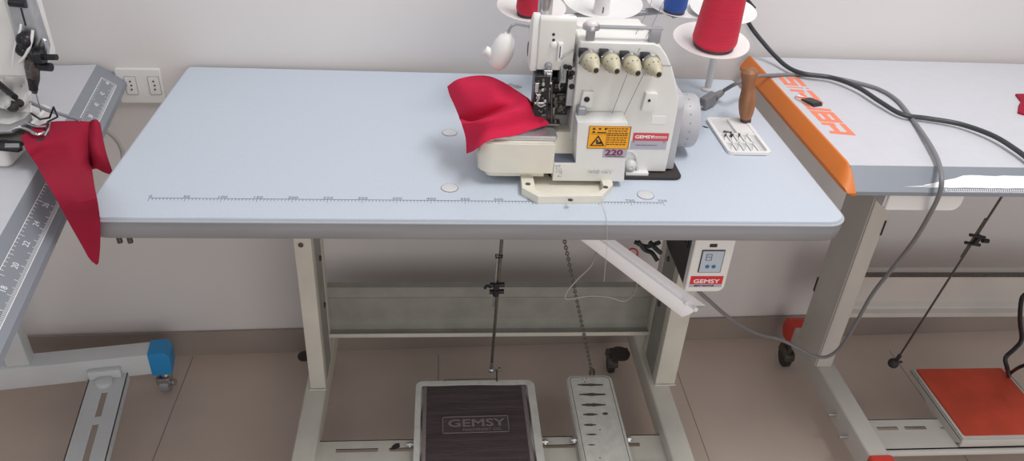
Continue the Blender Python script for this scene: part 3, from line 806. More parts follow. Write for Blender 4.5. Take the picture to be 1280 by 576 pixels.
# red and grey model plate on the body
lo3, x0, x1, z0, z1 = plate(788, 175.5, 832, 187, SY, 'lab_grey', body, 'model_plate')
b = B(); xx = x0+.008
while xx < x1-.016: l = random.uniform(.001, .003); box(xx, xx+l, SY-.0009, SY-.0006, z0+.007, z0+.0084, bm=b); xx += l+.0008
for xx in (x0+.004, x1-.005): screw((xx, SY-.0006, z1-.002), (0, -1, 0), .0012, .0004, bm=b)
obj('label_print', b, 'inkgrey', lo3, smooth=False)
zt_ = Yp(SY, 810, 166).z
lo4 = obj('name_label', box(x0+.002, x1+.001, SY-.0007, SY, z1, zt_, .0002, 1), 'lab_red', body)
b = text('GEMSY', .0072, FRONT((x0+.005, SY-.0008, z1+.0045)), 1.35, .0004, .0003); xx = x0+.034
while xx < x1-.002: l = random.uniform(.0012, .003); box(xx, xx+l, SY-.0010, SY-.0007, z1+.0068, z1+.0082, bm=b); box(xx, xx+l*.8, SY-.0010, SY-.0007, z1+.0046, z1+.0056, bm=b); xx += l+.0007
obj('label_lettering', b, 'whiteink', lo4, smooth=False)
plate(814, 144.5, 831, 155, SY, 'white2', body, 'blank_label', .0008)
# raised pads with screws
for (a_, b_, c_, d_) in ((725, 112, 741, 132), (803, 114, 819, 137)):
    p0, p1 = Yp(SY, a_, b_), Yp(SY, c_, d_)
    pad = obj('cover_pad', prism([(p0.x+.001, p1.z), (p1.x-.002, p1.z), (p1.x-.002, p0.z), (p0.x+.004, p0.z)], 'y', SY-.008, SY+.001, .0015, 2), 'white', body)
    q = Yp(SY-.008, (a_+c_)/2+.5, (b_+d_)/2+(2 if a_ < 800 else 0)); obj('screw', screw((q.x, SY-.0082, q.z), (0, -1, 0), .0044 if a_ < 800 else .0022, .0015), 'dark', pad)
# oil drain knob in a round recess next to the cover
q = Yp(SY, 789, 205)
kb = obj('drain_knob', lathe([(0, 0), (.0100, 0), (.0092, .006), (.007, .010), (.003, .012), (0, .010)], (q.x-.002, SY, q.z), (0, -1, 0), 24), 'greypl', om)
b = tube([Yp(SY-.001, 782, 191), Yp(SY-.001, 789, 189), Yp(SY-.001, 795, 196), Yp(SY-.001, 796, 206), Yp(SY-.001, 797, 214)], .0025)
obj('recess_rim', b, 'greypl', kb)
a, c = Yp(SY-.006, 782, 215), Yp(SY-.006, 809, 222)
obj('foot_plate', box(a.x, c.x, SY-.010, SY+.001, c.z, a.z+.001, .0008), 'white2', om)
# tension dials
ty = SY
knobs = [(734.5, 71), (760, 72), (785.5, 74.5), (811, 76)]
for k, (px, py) in enumerate(knobs):
    p = Yp(ty, px, py); ax = Vector((.15, -1, -.12)).normalized()
    kn = obj('tension_dial', lathe([(0, .011), (.0124, .011), (.0132, .013), (.0132, .018), (.0120, .020), (.0108, .027), (.0075, .0335), (.0060, .041), (.0052, .042), (0, .0405)], (p.x, ty, p.z), ax, 28), 'knob', om)
    b = lathe([(0, .0395), (.0036, .0395), (.0036, .0423), (0, .0423)], (p.x, ty, p.z), ax, 16)
    obj('dial_screw', b, 'ink', kn)
    b = lathe([(0, .0), (.006, 0), (.006, .004), (.0145, .006), (.0150, .0075), (.0145, .009), (.010, .0095), (.0148, .0105), (.0145, .0115), (0, .0115)], (p.x, ty, p.z), ax, 28)
    obj('tension_disc', b, 'steel', kn)
    b = box(p.x-.015, p.x-.001, ty-.010, ty+.001, p.z+.001, p.z+.014, .002)
    obj('dial_bracket', b, 'dark', kn)
    b = B()
    for j_ in range(10):
        a_ = 2*PI*j_/10; e1_, e2_, e3_ = frame_of(ax); pos = Vector((p.x, ty, p.z))+ax*.024+(e1_*math.cos(a_)+e2_*math.sin(a_))*.0116
        screw(pos, (e1_*math.cos(a_)+e2_*math.sin(a_)), .0011, .0005, bm=b)
    obj('dial_grip', b, 'inkgrey', kn)
q = Yp(ty-.01, 809, 92); obj('thread_eye', tube([q+Vector((.003*math.cos(a), 0, .003*math.sin(a))) for a in (0, 1.26, 2.5, 3.8, 5)], .0008, closed=True), 'steelb', om)
# threads running up the front
for (a_, c_) in (((762, 152), (797, 42)), ((777, 152), (817, 52)), ((755, 250), (757, 312))):
    pass
b = tube([Yp(SY-.003, 761, 152), Yp(SY-.02, 778, 108), Yp(SY-.02, 786, 88)], .0004, 5); tube([Yp(SY-.003, 776, 152), Yp(SY-.02, 797, 108), Yp(SY-.02, 806, 90)], .0004, 5, bm=b)
tube([Yp(SY-.01, 779, 80), Yp(.18, 795, 42), Yp(.3, 812, 8), Yp(.36, 820, -20)], .0004, 5, bm=b); tube([Yp(SY-.01, 797, 66), Yp(.18, 812, 38), Yp(.3, 840, -20)], .0004, 5, bm=b)
obj('sewing_thread', b, 'inkgrey', om)
b = tube([(Zp(HT, 752, 252)+Vector((0, 0, .006))), Zp(HT+.001, 757, 268), Vector((Yp(-.003, 759, 276).x, -.004, HT-.002)), Yp(-.005, 759, 303), Yp(.0, 757, 330), Yp(.005, 755, 352)], .0003, 5)
tag(obj('loose_thread', b, 'thread'), 'single loose thread trailing from the machine base over the front table edge', 'thread')
# cream casting foot in front of the machine
o = [(652, 230), (652, 244), (672, 255), (751, 254), (765, 239), (762, 230)]
P2 = [(Zp(HT, x, y).x, Zp(HT, x, y).y) for x, y in o]
fh = .013
P2[0] = (P2[0][0], .16); P2[-1] = (P2[-1][0], .16)
fx0, fx1, fy0 = P2[0][0], P2[4][0], P2[2][1]
b = prism(P2, 'z', HT, HT+.0015, .0005); 
i_ = [(P2[1][0]+.020, .14), (P2[1][0]+.020, fy0+.024), (P2[2][0]+.006, fy0+.011), (P2[3][0]-.006, fy0+.012), (P2[4][0]-.016, fy0+.030), (P2[4][0]-.016, .14)]
merge(b, ring(P2, i_, HT+.0015, HT+fh)); bevel(b, .001, 1, 60)
bt = obj('base_foot', b, 'cream', om)
b = B()
for px, py in ((660, 230), (757, 234), (713, 250)): q = Zp(HT+fh, px, py); screw((q.x, q.y, HT+fh), (0, 0, 1), .004, .001, bm=b)
parts('base_screw', b, 'darkmet', bt)
# little lamp on a bent stalk
LY = .215
l0, l1 = Yp(LY, 636, 42), Yp(LY, 620, 84)
axl = (l1-l0); ll = axl.length
lm = obj('lamp_stalk', tube([Yp(LY, 635, 43), Yp(LY, 636, 38), Yp(LY, 640, 32), Yp(LY, 646, 30.5), Yp(.2, 655, 32), Yp(.19, 664, 33)], .0022), 'steelb', om)
prof = [(0, 0), (.006, 0), (.0075, .003), (.0115, ll*.10), (.0165, ll*.3), (.0182, ll*.5), (.0165, ll*.75), (.0135, ll*.92), (.0105, ll*.985), (0, ll)]
obj('lamp_shade', lathe(prof, l0, axl, 28), 'white2', lm)
obj('lamp_lens', lathe([(0, 0), (.010, 0), (.009, .003), (0, .0035)], l1-axl.normalized()*.002, axl, 20), 'greypl', lm)
k0, k1 = Yp(LY, 617, 69), Yp(LY, 606, 62)
b = cyl(k0, k1, .0078, .0068); obj('lamp_switch', b, 'white2', lm)

# ------------------------------------------------------------------ thread stand with its dishes
DZ = .932
ts = thing('thread_stand', (1.035, .475, HT), 'thread stand with five white spool dishes on a pale post behind the overlock machine', 'thread stand')
pp = Zp(HT, 884, 113)
obj('post', lathe([(0, 0), (.012, 0), (.012, .004), (.0068, .007), (.0068, .62), (0, .62)], (pp.x, pp.y, HT)), 'greypl', ts)
dishes = dict(front=(888, 54, .064), back_right=(903, 15, .060), blue=(850, 7, .062), middle=(753, 5, .072), left=(664, 12, .060))
DT = Vector((0, -math.sin(math.radians(9)), math.cos(math.radians(9))))
DC = {}
for k, (px, py, r) in dishes.items():
    z = DZ if k != 'front' else DZ-.018
    c = Zp(z, px, py); DC[k] = c
    prof = [(0, -.002), (r*.25, -.002), (r*.55, 0), (r*.85, .003), (r*.98, .0055), (r, .0068), (r*.975, .0066), (r*.84, .0045), (r*.55, .0016), (r*.25, 0), (0, 0)]
    d = obj('spool_dish', lathe(prof, c, DT, 48), 'white2', ts)
    c = c if k == 'back_right' else {'front': (891, 58), 'blue': (842, 16), 'left': (660, 19), 'middle': (751, 17)}[k]
    if isinstance(c, tuple):
        d_ = sight(*c); c = CP+d_*((DC[k]-CP).dot(DT)/d_.dot(DT))
    obj('spool_pin', cyl(c, c+DT*(.17 if k != 'middle' else .10), .0035), 'steelb', d)
    obj('arm', cyl(c+Vector((0, 0, -.006)), (pp.x, pp.y, c.z-.006), .0042), 'steelb', ts)
# cones
def cone(c, m, label, r0=.036, r1=.026, h=.17, name='thread_cone', tall=.0):
    o = thing(name, (c.x, c.y, c.z), label, 'thread cone')
    obj('cone_core', lathe([(.004, .0005), (r0*.93, .0005), (r0*.99, .004), (r0*.95, .009), (r1*.6, h+.012), (.004, h+.012), (.004, .0005)], c, DT, 32), 'core', o)
    prof = [(r0*.6, .007), (r0*.97, .0075), (r0*1.05, .011), (r0*1.07, .016)]
    n = 60
    for k in range(n+1):
        t = k/n; prof.append((r0*1.07+(r1-r0*1.07)*t+(.00035 if k % 2 else 0), .014+(h-.014)*t))
    prof += [(r1*.7, h+.001)]
    obj('thread_winding', lathe(prof, c, DT, 40), m, o)
    return o
def ondish(k, px, py):
    d = sight(px, py); return CP+d*((DC[k]+DT*.0008-CP).dot(DT)/d.dot(DT))
cone(ondish('front', 891, 58), 'redthread', 'large red thread cone on the front dish beside the overlock machine', .0345, .027, .17)
cone(ondish('blue', 842, 16), 'bluethread', 'blue thread cone on a white dish behind the machine, cut by the photo top', .0195, .017, .12)
cone(ondish('left', 660, 19), 'redthread', 'small red thread cone behind the lamp and chrome cap of the machine', .0200, .016, .12)
e = ondish('middle', 751, 17)
cn = lathe([(0, .0005), (.0145, .0005), (.0150, .003), (.0142, .008), (.0095, .12), (0, .12)], e, DT, 32)
cn = tag(obj('bare_cone', cn, 'white2'), 'bare white plastic cone on the middle dish behind the machine handle', 'thread cone')
obj('cone_slot', box(e.x-.0012, e.x+.0012, e.y-.0165, e.y-.0135, e.z+.006, e.z+.017), 'inkgrey', cn)

# ------------------------------------------------------------------ red cloth on the machine
rows = [
    # from the hanging lower hem up and back to the top hem
    [(583, 192, .148), (590, 189, .125), (597, 184, .094), (613, 174, .098), (643, 169, .107), (664, 162, .120), (684, 156.5, .138)],
    [(582, 173, .150), (592, 170, .132), (607, 165, .112), (628, 161, .114), (648, 156, .124), (664, 152, .132), (686, 153.5, .142)],
    [(577, 155, .150), (591, 153, .130), (608, 149, .118), (628, 143, .120), (646, 139, .126), (662, 138, .134), (682, 150, .144)],
    [(573, 144, .195), (588, 151, .172), (606, 146, .155), (626, 138, .148), (645, 130, .144), (661, 129, .138), (671, 146, .146)],
    [(568, 132, .200), (584, 134, .172), (603, 132, .155), (624, 126, .148), (642, 124, .158), (658, 122, .146), (667, 137, .150)],
    [(562, 119, .225), (577, 115, .196), (598, 112, .180), (617, 110, .172), (636, 114, .178), (652, 119, .158), (665, 129, .154)],
    [(559, 108, .24), (572, 99, .228), (594, 94.5, .222), (613, 95.5, .216), (630, 103, .200), (643, 111, .180), (661, 123, .160)],
]
R = [[Yp(Y, x, y) for x, y, Y in r] for r in rows]
b = sheet(R, .0012)
cl = tag(obj('red_cloth', b, 'red'), 'crumpled red cloth piece draped over the steel plate of the overlock machine', 'cloth')
b = B()
for k in range(7):
    px, py = 634+k*2.2+random.random(), 107+k*.6
    p = Yp(.20, px, py); tube([p, p+Vector((.002, -.002, .003)), p+Vector((.004+.003*random.random(), 0, .001+.004*random.random()))], .0007, 5, 3, bm=b)
obj('overlock_stitch', b, 'thread', cl)

# ------------------------------------------------------------------ parts tray, screwdriver and plug
tp = [Zp(HT, 882, 151), Zp(HT, 918, 151), Zp(HT, 962, 192), Zp(HT, 907, 195)]
tray = thing('parts_tray', (.99, .27, HT), 'small white compartment tray set into the right of the central tabletop', 'tray')
X0, X1, Y0, Y1 = tp[0].x, tp[2].x+.001, tp[3].y+.003, tp[0].y+.004
b = prism(rpoly(X0, X1, Y0, Y1, .008, 5), 'z', HT, HT+.0008); ob = obj('tray_floor', b, 'greypl', tray)
ww, hh = X1-X0, Y1-Y0
b = ring(rpoly(X0, X1, Y0, Y1, .010, 5), rpoly(X0+.006, X1-.006, Y0+.006, Y1-.006, .006, 5), HT, HT+.006)
def rib(u0, u1, v0, v1, h=.0055): box(X0+ww*u0, X0+ww*u1, Y0+hh*v0, Y0+hh*v1, HT, HT+h, bm=b)
rib(.04, .96, .50, .54); rib(.52, .56, .5, .96); rib(.72, .75, .04, .52); rib(.06, .74, .27, .30)
for k in range(1, 4): rib(.06+.165*k, .06+.165*k+.022, .04, .52)
rib(.56, .95, .56, .95, .0045)
obj('tray_divider', b, 'white2', tray)
b = B()
for k in range(4):
    for v in (.07, .33):
        x_, y_ = X0+ww*(.09+.165*k), Y0+hh*v
        prism([(x_, y_), (x_+ww*.12, y_), (x_+ww*.12, y_+hh*.16)], 'z', HT+.0008, HT+.0035, bm=b)
obj('tray_ramp', b, 'white2', tray)
proto = None
for k, (px, py, a) in enumerate(((905, 166, .3), (912, 168, 1.0), (915, 170, 2.0), (908, 169.5, 2.6))):
    p = Zp(HT+.003, px, py)
    if proto is None:
        bb = lathe([(0, 0), (.0032, 0), (.0032, .0025), (.0016, .0028), (.0016, .009), (0, .010)], (0, 0, 0), (1, 0, 0), 10)
        o = proto = obj('loose_screw', bb, 'darkmet', org=(0, 0, 0))
    else:
        o = proto.copy(); COL.objects.link(o)
    o.location = (p.x, p.y, HT+.0042); o.rotation_euler = (0, 0, a)
    tag(o, 'small dark screw lying in the deep corner compartment of the white tray', 'screw', 'loose screws in the tray')
p = Zp(HT, 882, 159); tag(obj('lint_scrap', prism([(p.x-.005, p.y+.003), (p.x+.001, p.y+.001), (p.x+.004, p.y-.004), (p.x-.002, p.y-.002)], 'z', HT, HT+.0015), 'darkmet'), 'tiny dark scrap on the central tabletop left of the white tray', 'scrap')
# screwdriver with turned wooden handle, standing in the tray
hb = Zp(HT+.006, 932, 151); sd = thing('wooden_handled_tool', (hb.x, hb.y, HT+.004), 'hand tool with turned brown wooden handle standing upright in the white tray', 'hand tool')
topz = Yp(hb.y, 937, 87); axs = Vector((topz.x-hb.x, 0, topz.z-hb.z)); hl = axs.length*1.02
pr_ = [(0, -.003), (.0085, -.003), (.009, .003), (.0095, .006), (.0105, .009), (.0125, .016), (.0145, .030), (.0150, .042), (.0135, .055), (.0118, .066), (.0115, .074), (.0125, .086), (.0150, .097), (.0145, .104), (.0095, .110), (0, .112)]
s_ = hl/.110
obj('handle', lathe([(r, h*s_) for r, h in pr_], hb, axs, 32), 'wood', sd)
obj('ferrule', lathe([(.0086, -.003), (.0098, -.002), (.0100, .005), (.0088, .006), (.0086, -.003)], hb, axs, 24), 'core', sd)
# power cord with plug: plug lies on the central table, cord runs over the right table and back under to the box
pc = thing('power_cord', tuple(Zp(HT+.012, 890, 125)), 'grey power cord with plug crossing the right table and looping below to the control box', 'power cord')
a_, m_, c_ = Zp(HT+.013, 878, 130), Zp(HT+.016, 892, 122), Zp(HT+.024, 905, 113)
dv = (c_-a_).normalized()
b = box(-.018, .018, -.0125, .0125, -.008, .008, .004, 3, mtx=frame((a_+m_)/2, dv, frame_of(dv)[0].cross(dv)))
plg = obj('plug', b, 'cord_grey', pc)
obj('strain_relief', lathe([(.0095, 0), (.008, .008), (.0065, .022), (.0052, .028)], m_, dv, 14), 'cord_grey', plg)
pn = B(); s_ = frame_of(dv)[0]
for k in (-1, 1): cyl(a_-dv*.008+s_*.005*k, a_-dv*.026+s_*.005*k, .0022, bm=pn)
parts('prong', pn, 'steel', plg)
RT = .79; rc = .0038
route = [c_, Zp(HT+.05, 921, 104), Zp(RT+.012, 943, 96)]+[Zp(RT+rc, x, y) for x, y in ((968, 94), (1000, 93), (1035, 96), (1070, 103), (1100, 112), (1122, 126), (1141, 150))]
route += [Zp(RT+rc+.004, 1160, 177), Zp(RT+rc+.004, 1172, 200)]
route += [Yp(.062, 1177, 222), Yp(.055, 1174, 243), Yp(.07, 1162, 268), Yp(.11, 1143, 300), Yp(.16, 1116, 335), Yp(.21, 1090, 368), Yp(.25, 1072, 400), Yp(.285, 1054, 430), Yp(.30, 1036, 445), Yp(.31, 1018, 445), Yp(.32, 998, 435), Yp(.33, 975, 424), Yp(.31, 950, 418), Yp(.27, 925, 406), Yp(.22, 905, 392), Yp(.17, 888, 377), Yp(.12, 872, 362), Yp(.10, 860, 340)]
obj('cord', tube(route, rc, 10, 8), 'cord_grey', pc)

# ------------------------------------------------------------------ right table
RTX0 = 1.118; rt = thing('bench_table', (1.75, .3, 0), 'right hand white table with orange end cap, orange lettering and grey sloping front edge', 'table')
FX0 = 1.137; RYF, RYB = .108, .585; REND = 2.3
b = box(FX0, REND, RYF, RYB, .762, RT, .0005)
rtt = obj('tabletop', b, 'laminate_white', rt)
b = prism([(RYF-.0005, RT), (RYF-.038, .7635), (RYF-.038, .757), (RYF-.002, .757), (RYF-.0005, .760)], 'x', FX0, REND)
bv_ = obj('front_bevel', b, 'alu', rt)
nb_ = Vector((0, -(RT-.7595), -.0375)).normalized(); nb_ = Vector((0, -.63, .78)) if False else Vector((0, -(RT-.7635)/.0459, .0375/.0459))
sl_ = Vector((0, -.0375, -(RT-.7635))).normalized()
def bevp(x, t, off=.0002): return Vector((x, RYF-.0005, RT))+sl_*t+nb_*off
TB = frame(bevp(0, 0), (1, 0, 0), -sl_)
bl = .0459
# flaking white paint
up, lowp = [], []
for k in range(70):
    x = 1.252+k*.014
    t = k/69
    top = .33 if x > 1.32 else .33+(.72-.33)*(1-(x-1.252)/.068)**.8
    up.append((x, -bl*(top+.05*math.sin(k*1.7)*random.random()+(.05 if x > 1.7 else 0)))); 
    lowp.append((x, -bl*(.80+.025*random.random())))
b = prism(up+lowp[::-1], 'z', 0, .0004, mtx=TB)
xx = 1.205
prism([(1.215, -bl*.80), (1.26, -bl*.79), (1.27, -bl*.72), (1.24, -bl*.765)], 'z', 0, .0004, bm=b, mtx=TB)
obj('flaking_paint', b, 'whitepaint', bv_, smooth=False)
b = B()
x = 1.288
while x < REND-.01: box(x, x+.0012, -bl*.93, -bl*.85, 0, .0003, bm=b, mtx=TB); x += .0036
box(1.286, REND-.01, -bl*.965, -bl*.95, 0, .0003, bm=b, mtx=TB); box(1.286, 1.287, -bl*.965, -bl*.84, 0, .0003, bm=b, mtx=TB)
obj('ruler_print', b, 'whiteink', bv_, smooth=False)
# orange end cap: sloping left side, rounded at the front
b = B()
prof = [(FX0+.0005, RT+.0012), (FX0-.003, RT+.0012), (FX0-.011, .781), (FX0-.018, .768), (FX0-.017, .761), (FX0-.004, .7565), (FX0+.0005, .7575)]
secs = []
ysec = [RYB, RYF+.01, RYF-.006, RYF-.020, RYF-.033, RYF-.040]
for i, y in enumerate(ysec):
    s = []
    for (x, z) in prof:
        zmax = RT+.0012 if y >= RYF-.001 else RT+.0012-(RYF-y)*(.0275/.0375)
        zz = min(z, max(zmax, .757))
        s.append(b.verts.new((x if i < 4 else FX0+.0005-(FX0+.0005-x)*(.95 if i == 4 else .8), y, zz)))
    secs.append(s)
n = len(prof)
for i in range(len(secs)-1):
    for k in range(n): b.faces.new((secs[i][k], secs[i+1][k], secs[i+1][(k+1) % n], secs[i][(k+1) % n]))
b.faces.new(secs[0]); b.faces.new(secs[-1][::-1])
obj('end_cap', b, 'orange', rt, label='orange plastic end cap')
# printed block letters, drawn with square strokes
def stroke(letter):
    t = .23
    S = {'S': [(0, 1, 1-t, 1), (0, t, .5, 1), (0, 1, .5-t/2, .5+t/2), (1-t, 1, 0, .5), (0, 1, 0, t)],
         'I': [(.3, .3+t*1.4, 0, .72), (.3, .3+t*1.4, .84, 1)],
         'R': [(0, t, 0, .62), (0, 1, 1-t, 1), (1-t, 1, .4, 1), (.3, 1, .4-t/2, .4+t/2), (1-t, 1, 0, .35)],
         'U': [(0, t, .1, 1), (1-t, 1, .1, 1), (0, 1, 0, t)],
         'B': [(0, t, 0, .8), (0, 1, 1-t, 1), (0, 1, 0, t), (.1, 1, .5-t/2, .5+t/2), (1-t, 1, 0, 1)],
         'A': [(0, t, 0, .55), (0, 1, 1-t, 1), (1-t, 1, 0, 1), (.2, 1, .38-t/2, .38+t/2)]}
    return S[letter]
S0, S1 = Zp(RT, 978, 98), Zp(RT, 1062, 165)
TLm = frame((FX0+.018, .478, RT), (0, -1, 0), (1, 0, 0))
b = B(); adv = 0; lh = .042
for ch_, wd in (('S', .043), ('I', .013), ('R', .045), ('U', .045), ('B', .045), ('A', .045)):
    for q in stroke(ch_):
        pts = []
        for (uu, vv) in ((q[0], q[2]), (q[1], q[2]), (q[1], q[3]), (q[0], q[3])): pts.append((adv+uu*wd+vv*.006, vv*lh))
        nst = globals().get('nst', 0)+1; prism(pts, 'z', 0, .00025+.00002*(nst % 6), bm=b, mtx=TLm)
    adv += wd+.0040
obj('printed_lettering', b, 'orangeink', rtt, smooth=False)
# post, foot, rail of the right stand
PYR = .35
b = box(1.366, 1.4035, PYR, PYR+.032, .13, .760, .004)
box(1.3645, 1.372, PYR+.005, .455, .13, .758, .001, bm=b)
lg = obj('leg', b, 'legr', rt)
q = Yp(PYR, 1104, 285); obj('leg_slot', box(q.x-.002, q.x+.002, PYR-.0006, PYR+.001, q.z-.018, q.z+.018), 'ink', lg)
q = Xp(1.3645, 1020, 355); obj('leg_slot', box(1.3638, 1.3648, q.y-.003, q.y+.003, q.z-.02, q.z+.02), 'ink', lg)
rx = lambda y: 1.372+(y-.35)*.0
b = box(1.371, 1.4165, .075, .505, .072, .13, .006, 3)
ft = obj('foot', b, 'legr', rt)
obj('foot_cap', box(1.368, 1.4195, .045, .090, .069, .133, .008, 3), 'redcap', ft, label='red plastic foot cap')
b = prism([(.492, .072), (.492, .1335), (.512, .138), (.535, .128), (.545, .105), (.545, .09), (.532, .072)], 'x', 1.3675, 1.420, .004, 2)
obj('foot_cap', b, 'redcap', ft, label='red plastic foot cap')
obj('top_bracket', prism([(1.366-.07, .7515), (1.44, .7515), (1.4035, .70), (1.366, .67)], 'y', PYR+.004, PYR+.04, .002), 'legr', lg)
c = caster('caster', (1.375, .49, .072), rt, r=.028)
for yy_, z_ in ((.23, .10), (.17, .095)):
    obj('bolt', cyl((1.371, yy_, z_), (1.352, yy_, z_), .004), 'steelb', ft)
ry = .43
za, zb2 = Yp(ry, 1170, 344).z, Yp(ry, 1170, 392).z
b = prism([(ry, za), (ry, za-.008), (ry+.01, za-.016), (ry+.01, zb2+.030), (ry, zb2+.022), (ry, zb2+.016), (ry-.012, zb2+.012), (ry-.012, zb2), (ry+.03, zb2), (ry+.03, za)], 'x', 1.4, 2.25)
rr = obj('cross_rail', b, 'legr', rt)
obj('dark_rail_edge', box(1.4, 2.25, ry-.002, ry+.006, za-.004, za+.004), 'darkmet', rr)
yR = Zp(.10, 1160, 523).y
sl = [(Zp(.10, 1098, 538).x, Zp(.10, 1124, 538).x), (Zp(.10, 1133, 538).x, Zp(.10, 1160, 538).x), (1.62, 1.70), (1.75, 1.83)]
slotted(1.4165, 2.2, yR, yR-.085, .10, sl, 'legr', rt)
# white switch box under the right table
p0, p1 = Yp(.078, 1113, 243), Yp(.078, 1196, 262)
sw = thing('under_table_switch_box', ((p0.x+p1.x)/2, .15, .70), 'long white plastic box fixed below the front of the right table', 'box')
b = prism(rpoly(p0.x, p1.x+.004, p1.z-.002, p0.z+.004, .0, 5, (.004, .014, .001, .001)), 'y', .078, .15, capbv=.002)
obj('box_shell', b, 'white2', sw)
obj('box_end', box(p0.x-.004, p0.x+.001, .082, .148, p1.z+.002, p0.z+.004, .001), 'greypl', sw)
obj('hanging_bracket', box(p0.x+.01, p1.x-.01, .10, .14, p0.z+.002, .762), 'greymid', sw)
# right pedal
tz2 = .125
f0, f1 = Zp(tz2, 1139, 461), Zp(tz2, 1258, 460)
x0, x1, yf, yn = f0.x, f1.x, f0.y+.003, Zp(tz2-.02, 1196, 556).y
pr2 = thing('treadle_pedal', ((x0+x1)/2, yn+.1, .1), 'treadle pedal with red rubber mat on the right hand stand', 'pedal')
b = prism([(yn, tz2-.014), (yn-.004, tz2-.002), (yf, tz2-.002), (yf, tz2-.012), (yf-.05, tz2-.016), (.19, tz2-.042), (.17, tz2-.042), (yn+.01, tz2-.022)], 'x', x0, x0+.004)
b2 = b; box(x0, x1, yn-.002, yf, tz2-.008, tz2-.002, .002, bm=b2); 
prism([(yn, tz2-.014), (yn-.004, tz2-.002), (yf, tz2-.002), (yf, tz2-.012), (yf-.05, tz2-.016), (.19, tz2-.042), (.17, tz2-.042), (yn+.01, tz2-.022)], 'x', x1-.004, x1, bm=b2)
box(x0, x1, yn-.006, yn+.0, tz2-.020, tz2-.001, .0025, bm=b2)
obj('pedal_pan', b2, 'legr', pr2)
m0, m1 = Zp(tz2, 1146, 462), Zp(tz2, 1200, 549)
obj('rubber_mat', prism(rpoly(x0+.011, x1-.012, yn+.008, yf-.004, .005, 4), 'z', tz2-.002, tz2+.0012, capbv=.0008), 'mat_red', pr2, label='worn red rubber mat')
obj('pivot_bolt', cyl((x0+.002, .185, tz2-.030), (x0-.008, .185, tz2-.030), .006), 'steelb', pr2)
obj('pivot_bracket', box(x0+.004, x0+.009, .165, .205, .10, tz2-.012), 'darkmet', pr2)
# right linkage rod
q0 = Zp(.145, 1119, 453); q1 = Yp(.20, 1252, 246); qu = q1+(q1-q0)*((.7515-q1.z)/(q1.z-q0.z))
rr2 = thing('pedal_linkage_rod', tuple(q0), 'thin dark linkage rod slanting under the right table with black ball end', 'rod')
obj('rod', cyl(q0, qu, .0022), 'darkmet', rr2)
dd = (q1-q0).normalized()
def rp(t): return q0+(q1-q0)*t
o_ = Vector((-.007, -.003, .0))
obj('upper_rod', cyl(rp(.70)+o_, rp(.90)+o_, .0018), 'darkmet', rr2)
b = B()
for t in (.775, .815): cyl(rp(t)+Vector((-.018, -.004, .002)), rp(t)+Vector((.014, -.004, -.004)), .0032, bm=b)
cyl(rp(.795)+Vector((-.002, -.005, -.010)), rp(.795)+Vector((.006, -.005, .010)), .005, bm=b); cyl(rp(.79)+Vector((.014, -.004, 0)), rp(.79)+Vector((.026, -.004, -.001)), .0045, bm=b)
obj('clamp', b, 'dark', rr2)
b = sphere(q0+Vector((-.004, 0, -.002)), .012); cyl(q0, q0+dd*.03, .0045, bm=b); cyl(q0, q0+Vector((.016, 0, .002)), .003, bm=b)
obj('ball_joint', b, 'rubber', rr2)
# bent black lever above the right pedal
bl_ = tag(obj('bent_lever', tube([Yp(.30, 1284, 366), Yp(.30, 1277, 374), Yp(.30, 1275, 400), Yp(.30, 1277, 424), Yp(.29, 1268, 436), Yp(.28, 1257, 447), Yp(.275, 1259, 460), Zp(tz2+.005, 1261, 470)], .0048, k=4), 'dark'), 'bent black steel lever at the photo edge resting on the red pedal mat', 'lever')
obj('lever_branch', tube([Zp(tz2+.010, 1261, 468), Yp(.26, 1272, 460), Yp(.24, 1284, 455)], .004), 'dark', bl_)
# black cord over the right table
bc = thing('black_power_cord', tuple(Zp(RT, 1130, 143)), 'thick black cord running from behind the thread stand across the right table', 'power cord')
rb = .0044
r_ = [Yp(.56, 918, 10), Yp(.575, 931, 22), Yp(.585, 941, 37), Yp(.57, 953, 52), Zp(RT+rb+.015, 968, 69), Zp(RT+rb+.006, 985, 84)]+[Zp(RT+rb+dz, x, y) for x, y, dz in ((1005, 92, .006), (1040, 97, .006), (1072, 109, .007), (1100, 127, .006), (1128, 143, .004), (1160, 148, .003), (1200, 155, .004), (1240, 169, .006), (1270, 187, .006), (1300, 210, .004), (1330, 226, 0))]
obj('cord', tube(r_, rb, 10, 8), 'cord_black', bc)
b = cyl(Yp(.50, 918, -8), Yp(.50, 943, 11), .014, .004)
cyl(Yp(.50, 905, -14), Yp(.50, 922, -2), .014, bm=b)
obj('plug', b, 'black', bc)
# small clip with wire on the lettering
p = Zp(RT, 1015, 129)
ck = thing('binder_clip', (p.x, p.y, RT), 'small black clip with wire handle lying on the orange lettering', 'clip')
T = frame((p.x, p.y, RT), (.35, -.94, 0), (.94, .35, 0))
b = prism([(-.018, 0), (-.018, .003), (.006, .006), (.012, .006), (.016, 0)], 'y', -.011, .011, .0008, mtx=T @ Matrix(((1, 0, 0, 0), (0, 1, 0, 0), (0, 0, 1, 0), (0, 0, 0, 1))))
obj('clip_body', b, 'black', ck)
b = tube([Zp(RT+.002, 1013, 132), Zp(RT+.002, 1002, 127), Zp(RT+.002, 994, 122), Zp(RT+.002, 996, 120), Zp(RT+.002, 1005, 121)], .0008)
obj('wire_handle', b, 'steelb', ck)
# red scrap at the far right
p = [Zp(RT+.002, x, y) for x, y in ((1269, 118), (1284, 118), (1300, 117), (1300, 150), (1283, 144), (1272, 141), (1273, 132), (1276, 127))]
b = prism([(q.x, q.y) for q in p], 'z', RT, RT+.004, .0012)
tag(obj('red_cloth_scrap', b, 'redb'), 'small scrap of red cloth at the right edge on the right table', 'cloth')

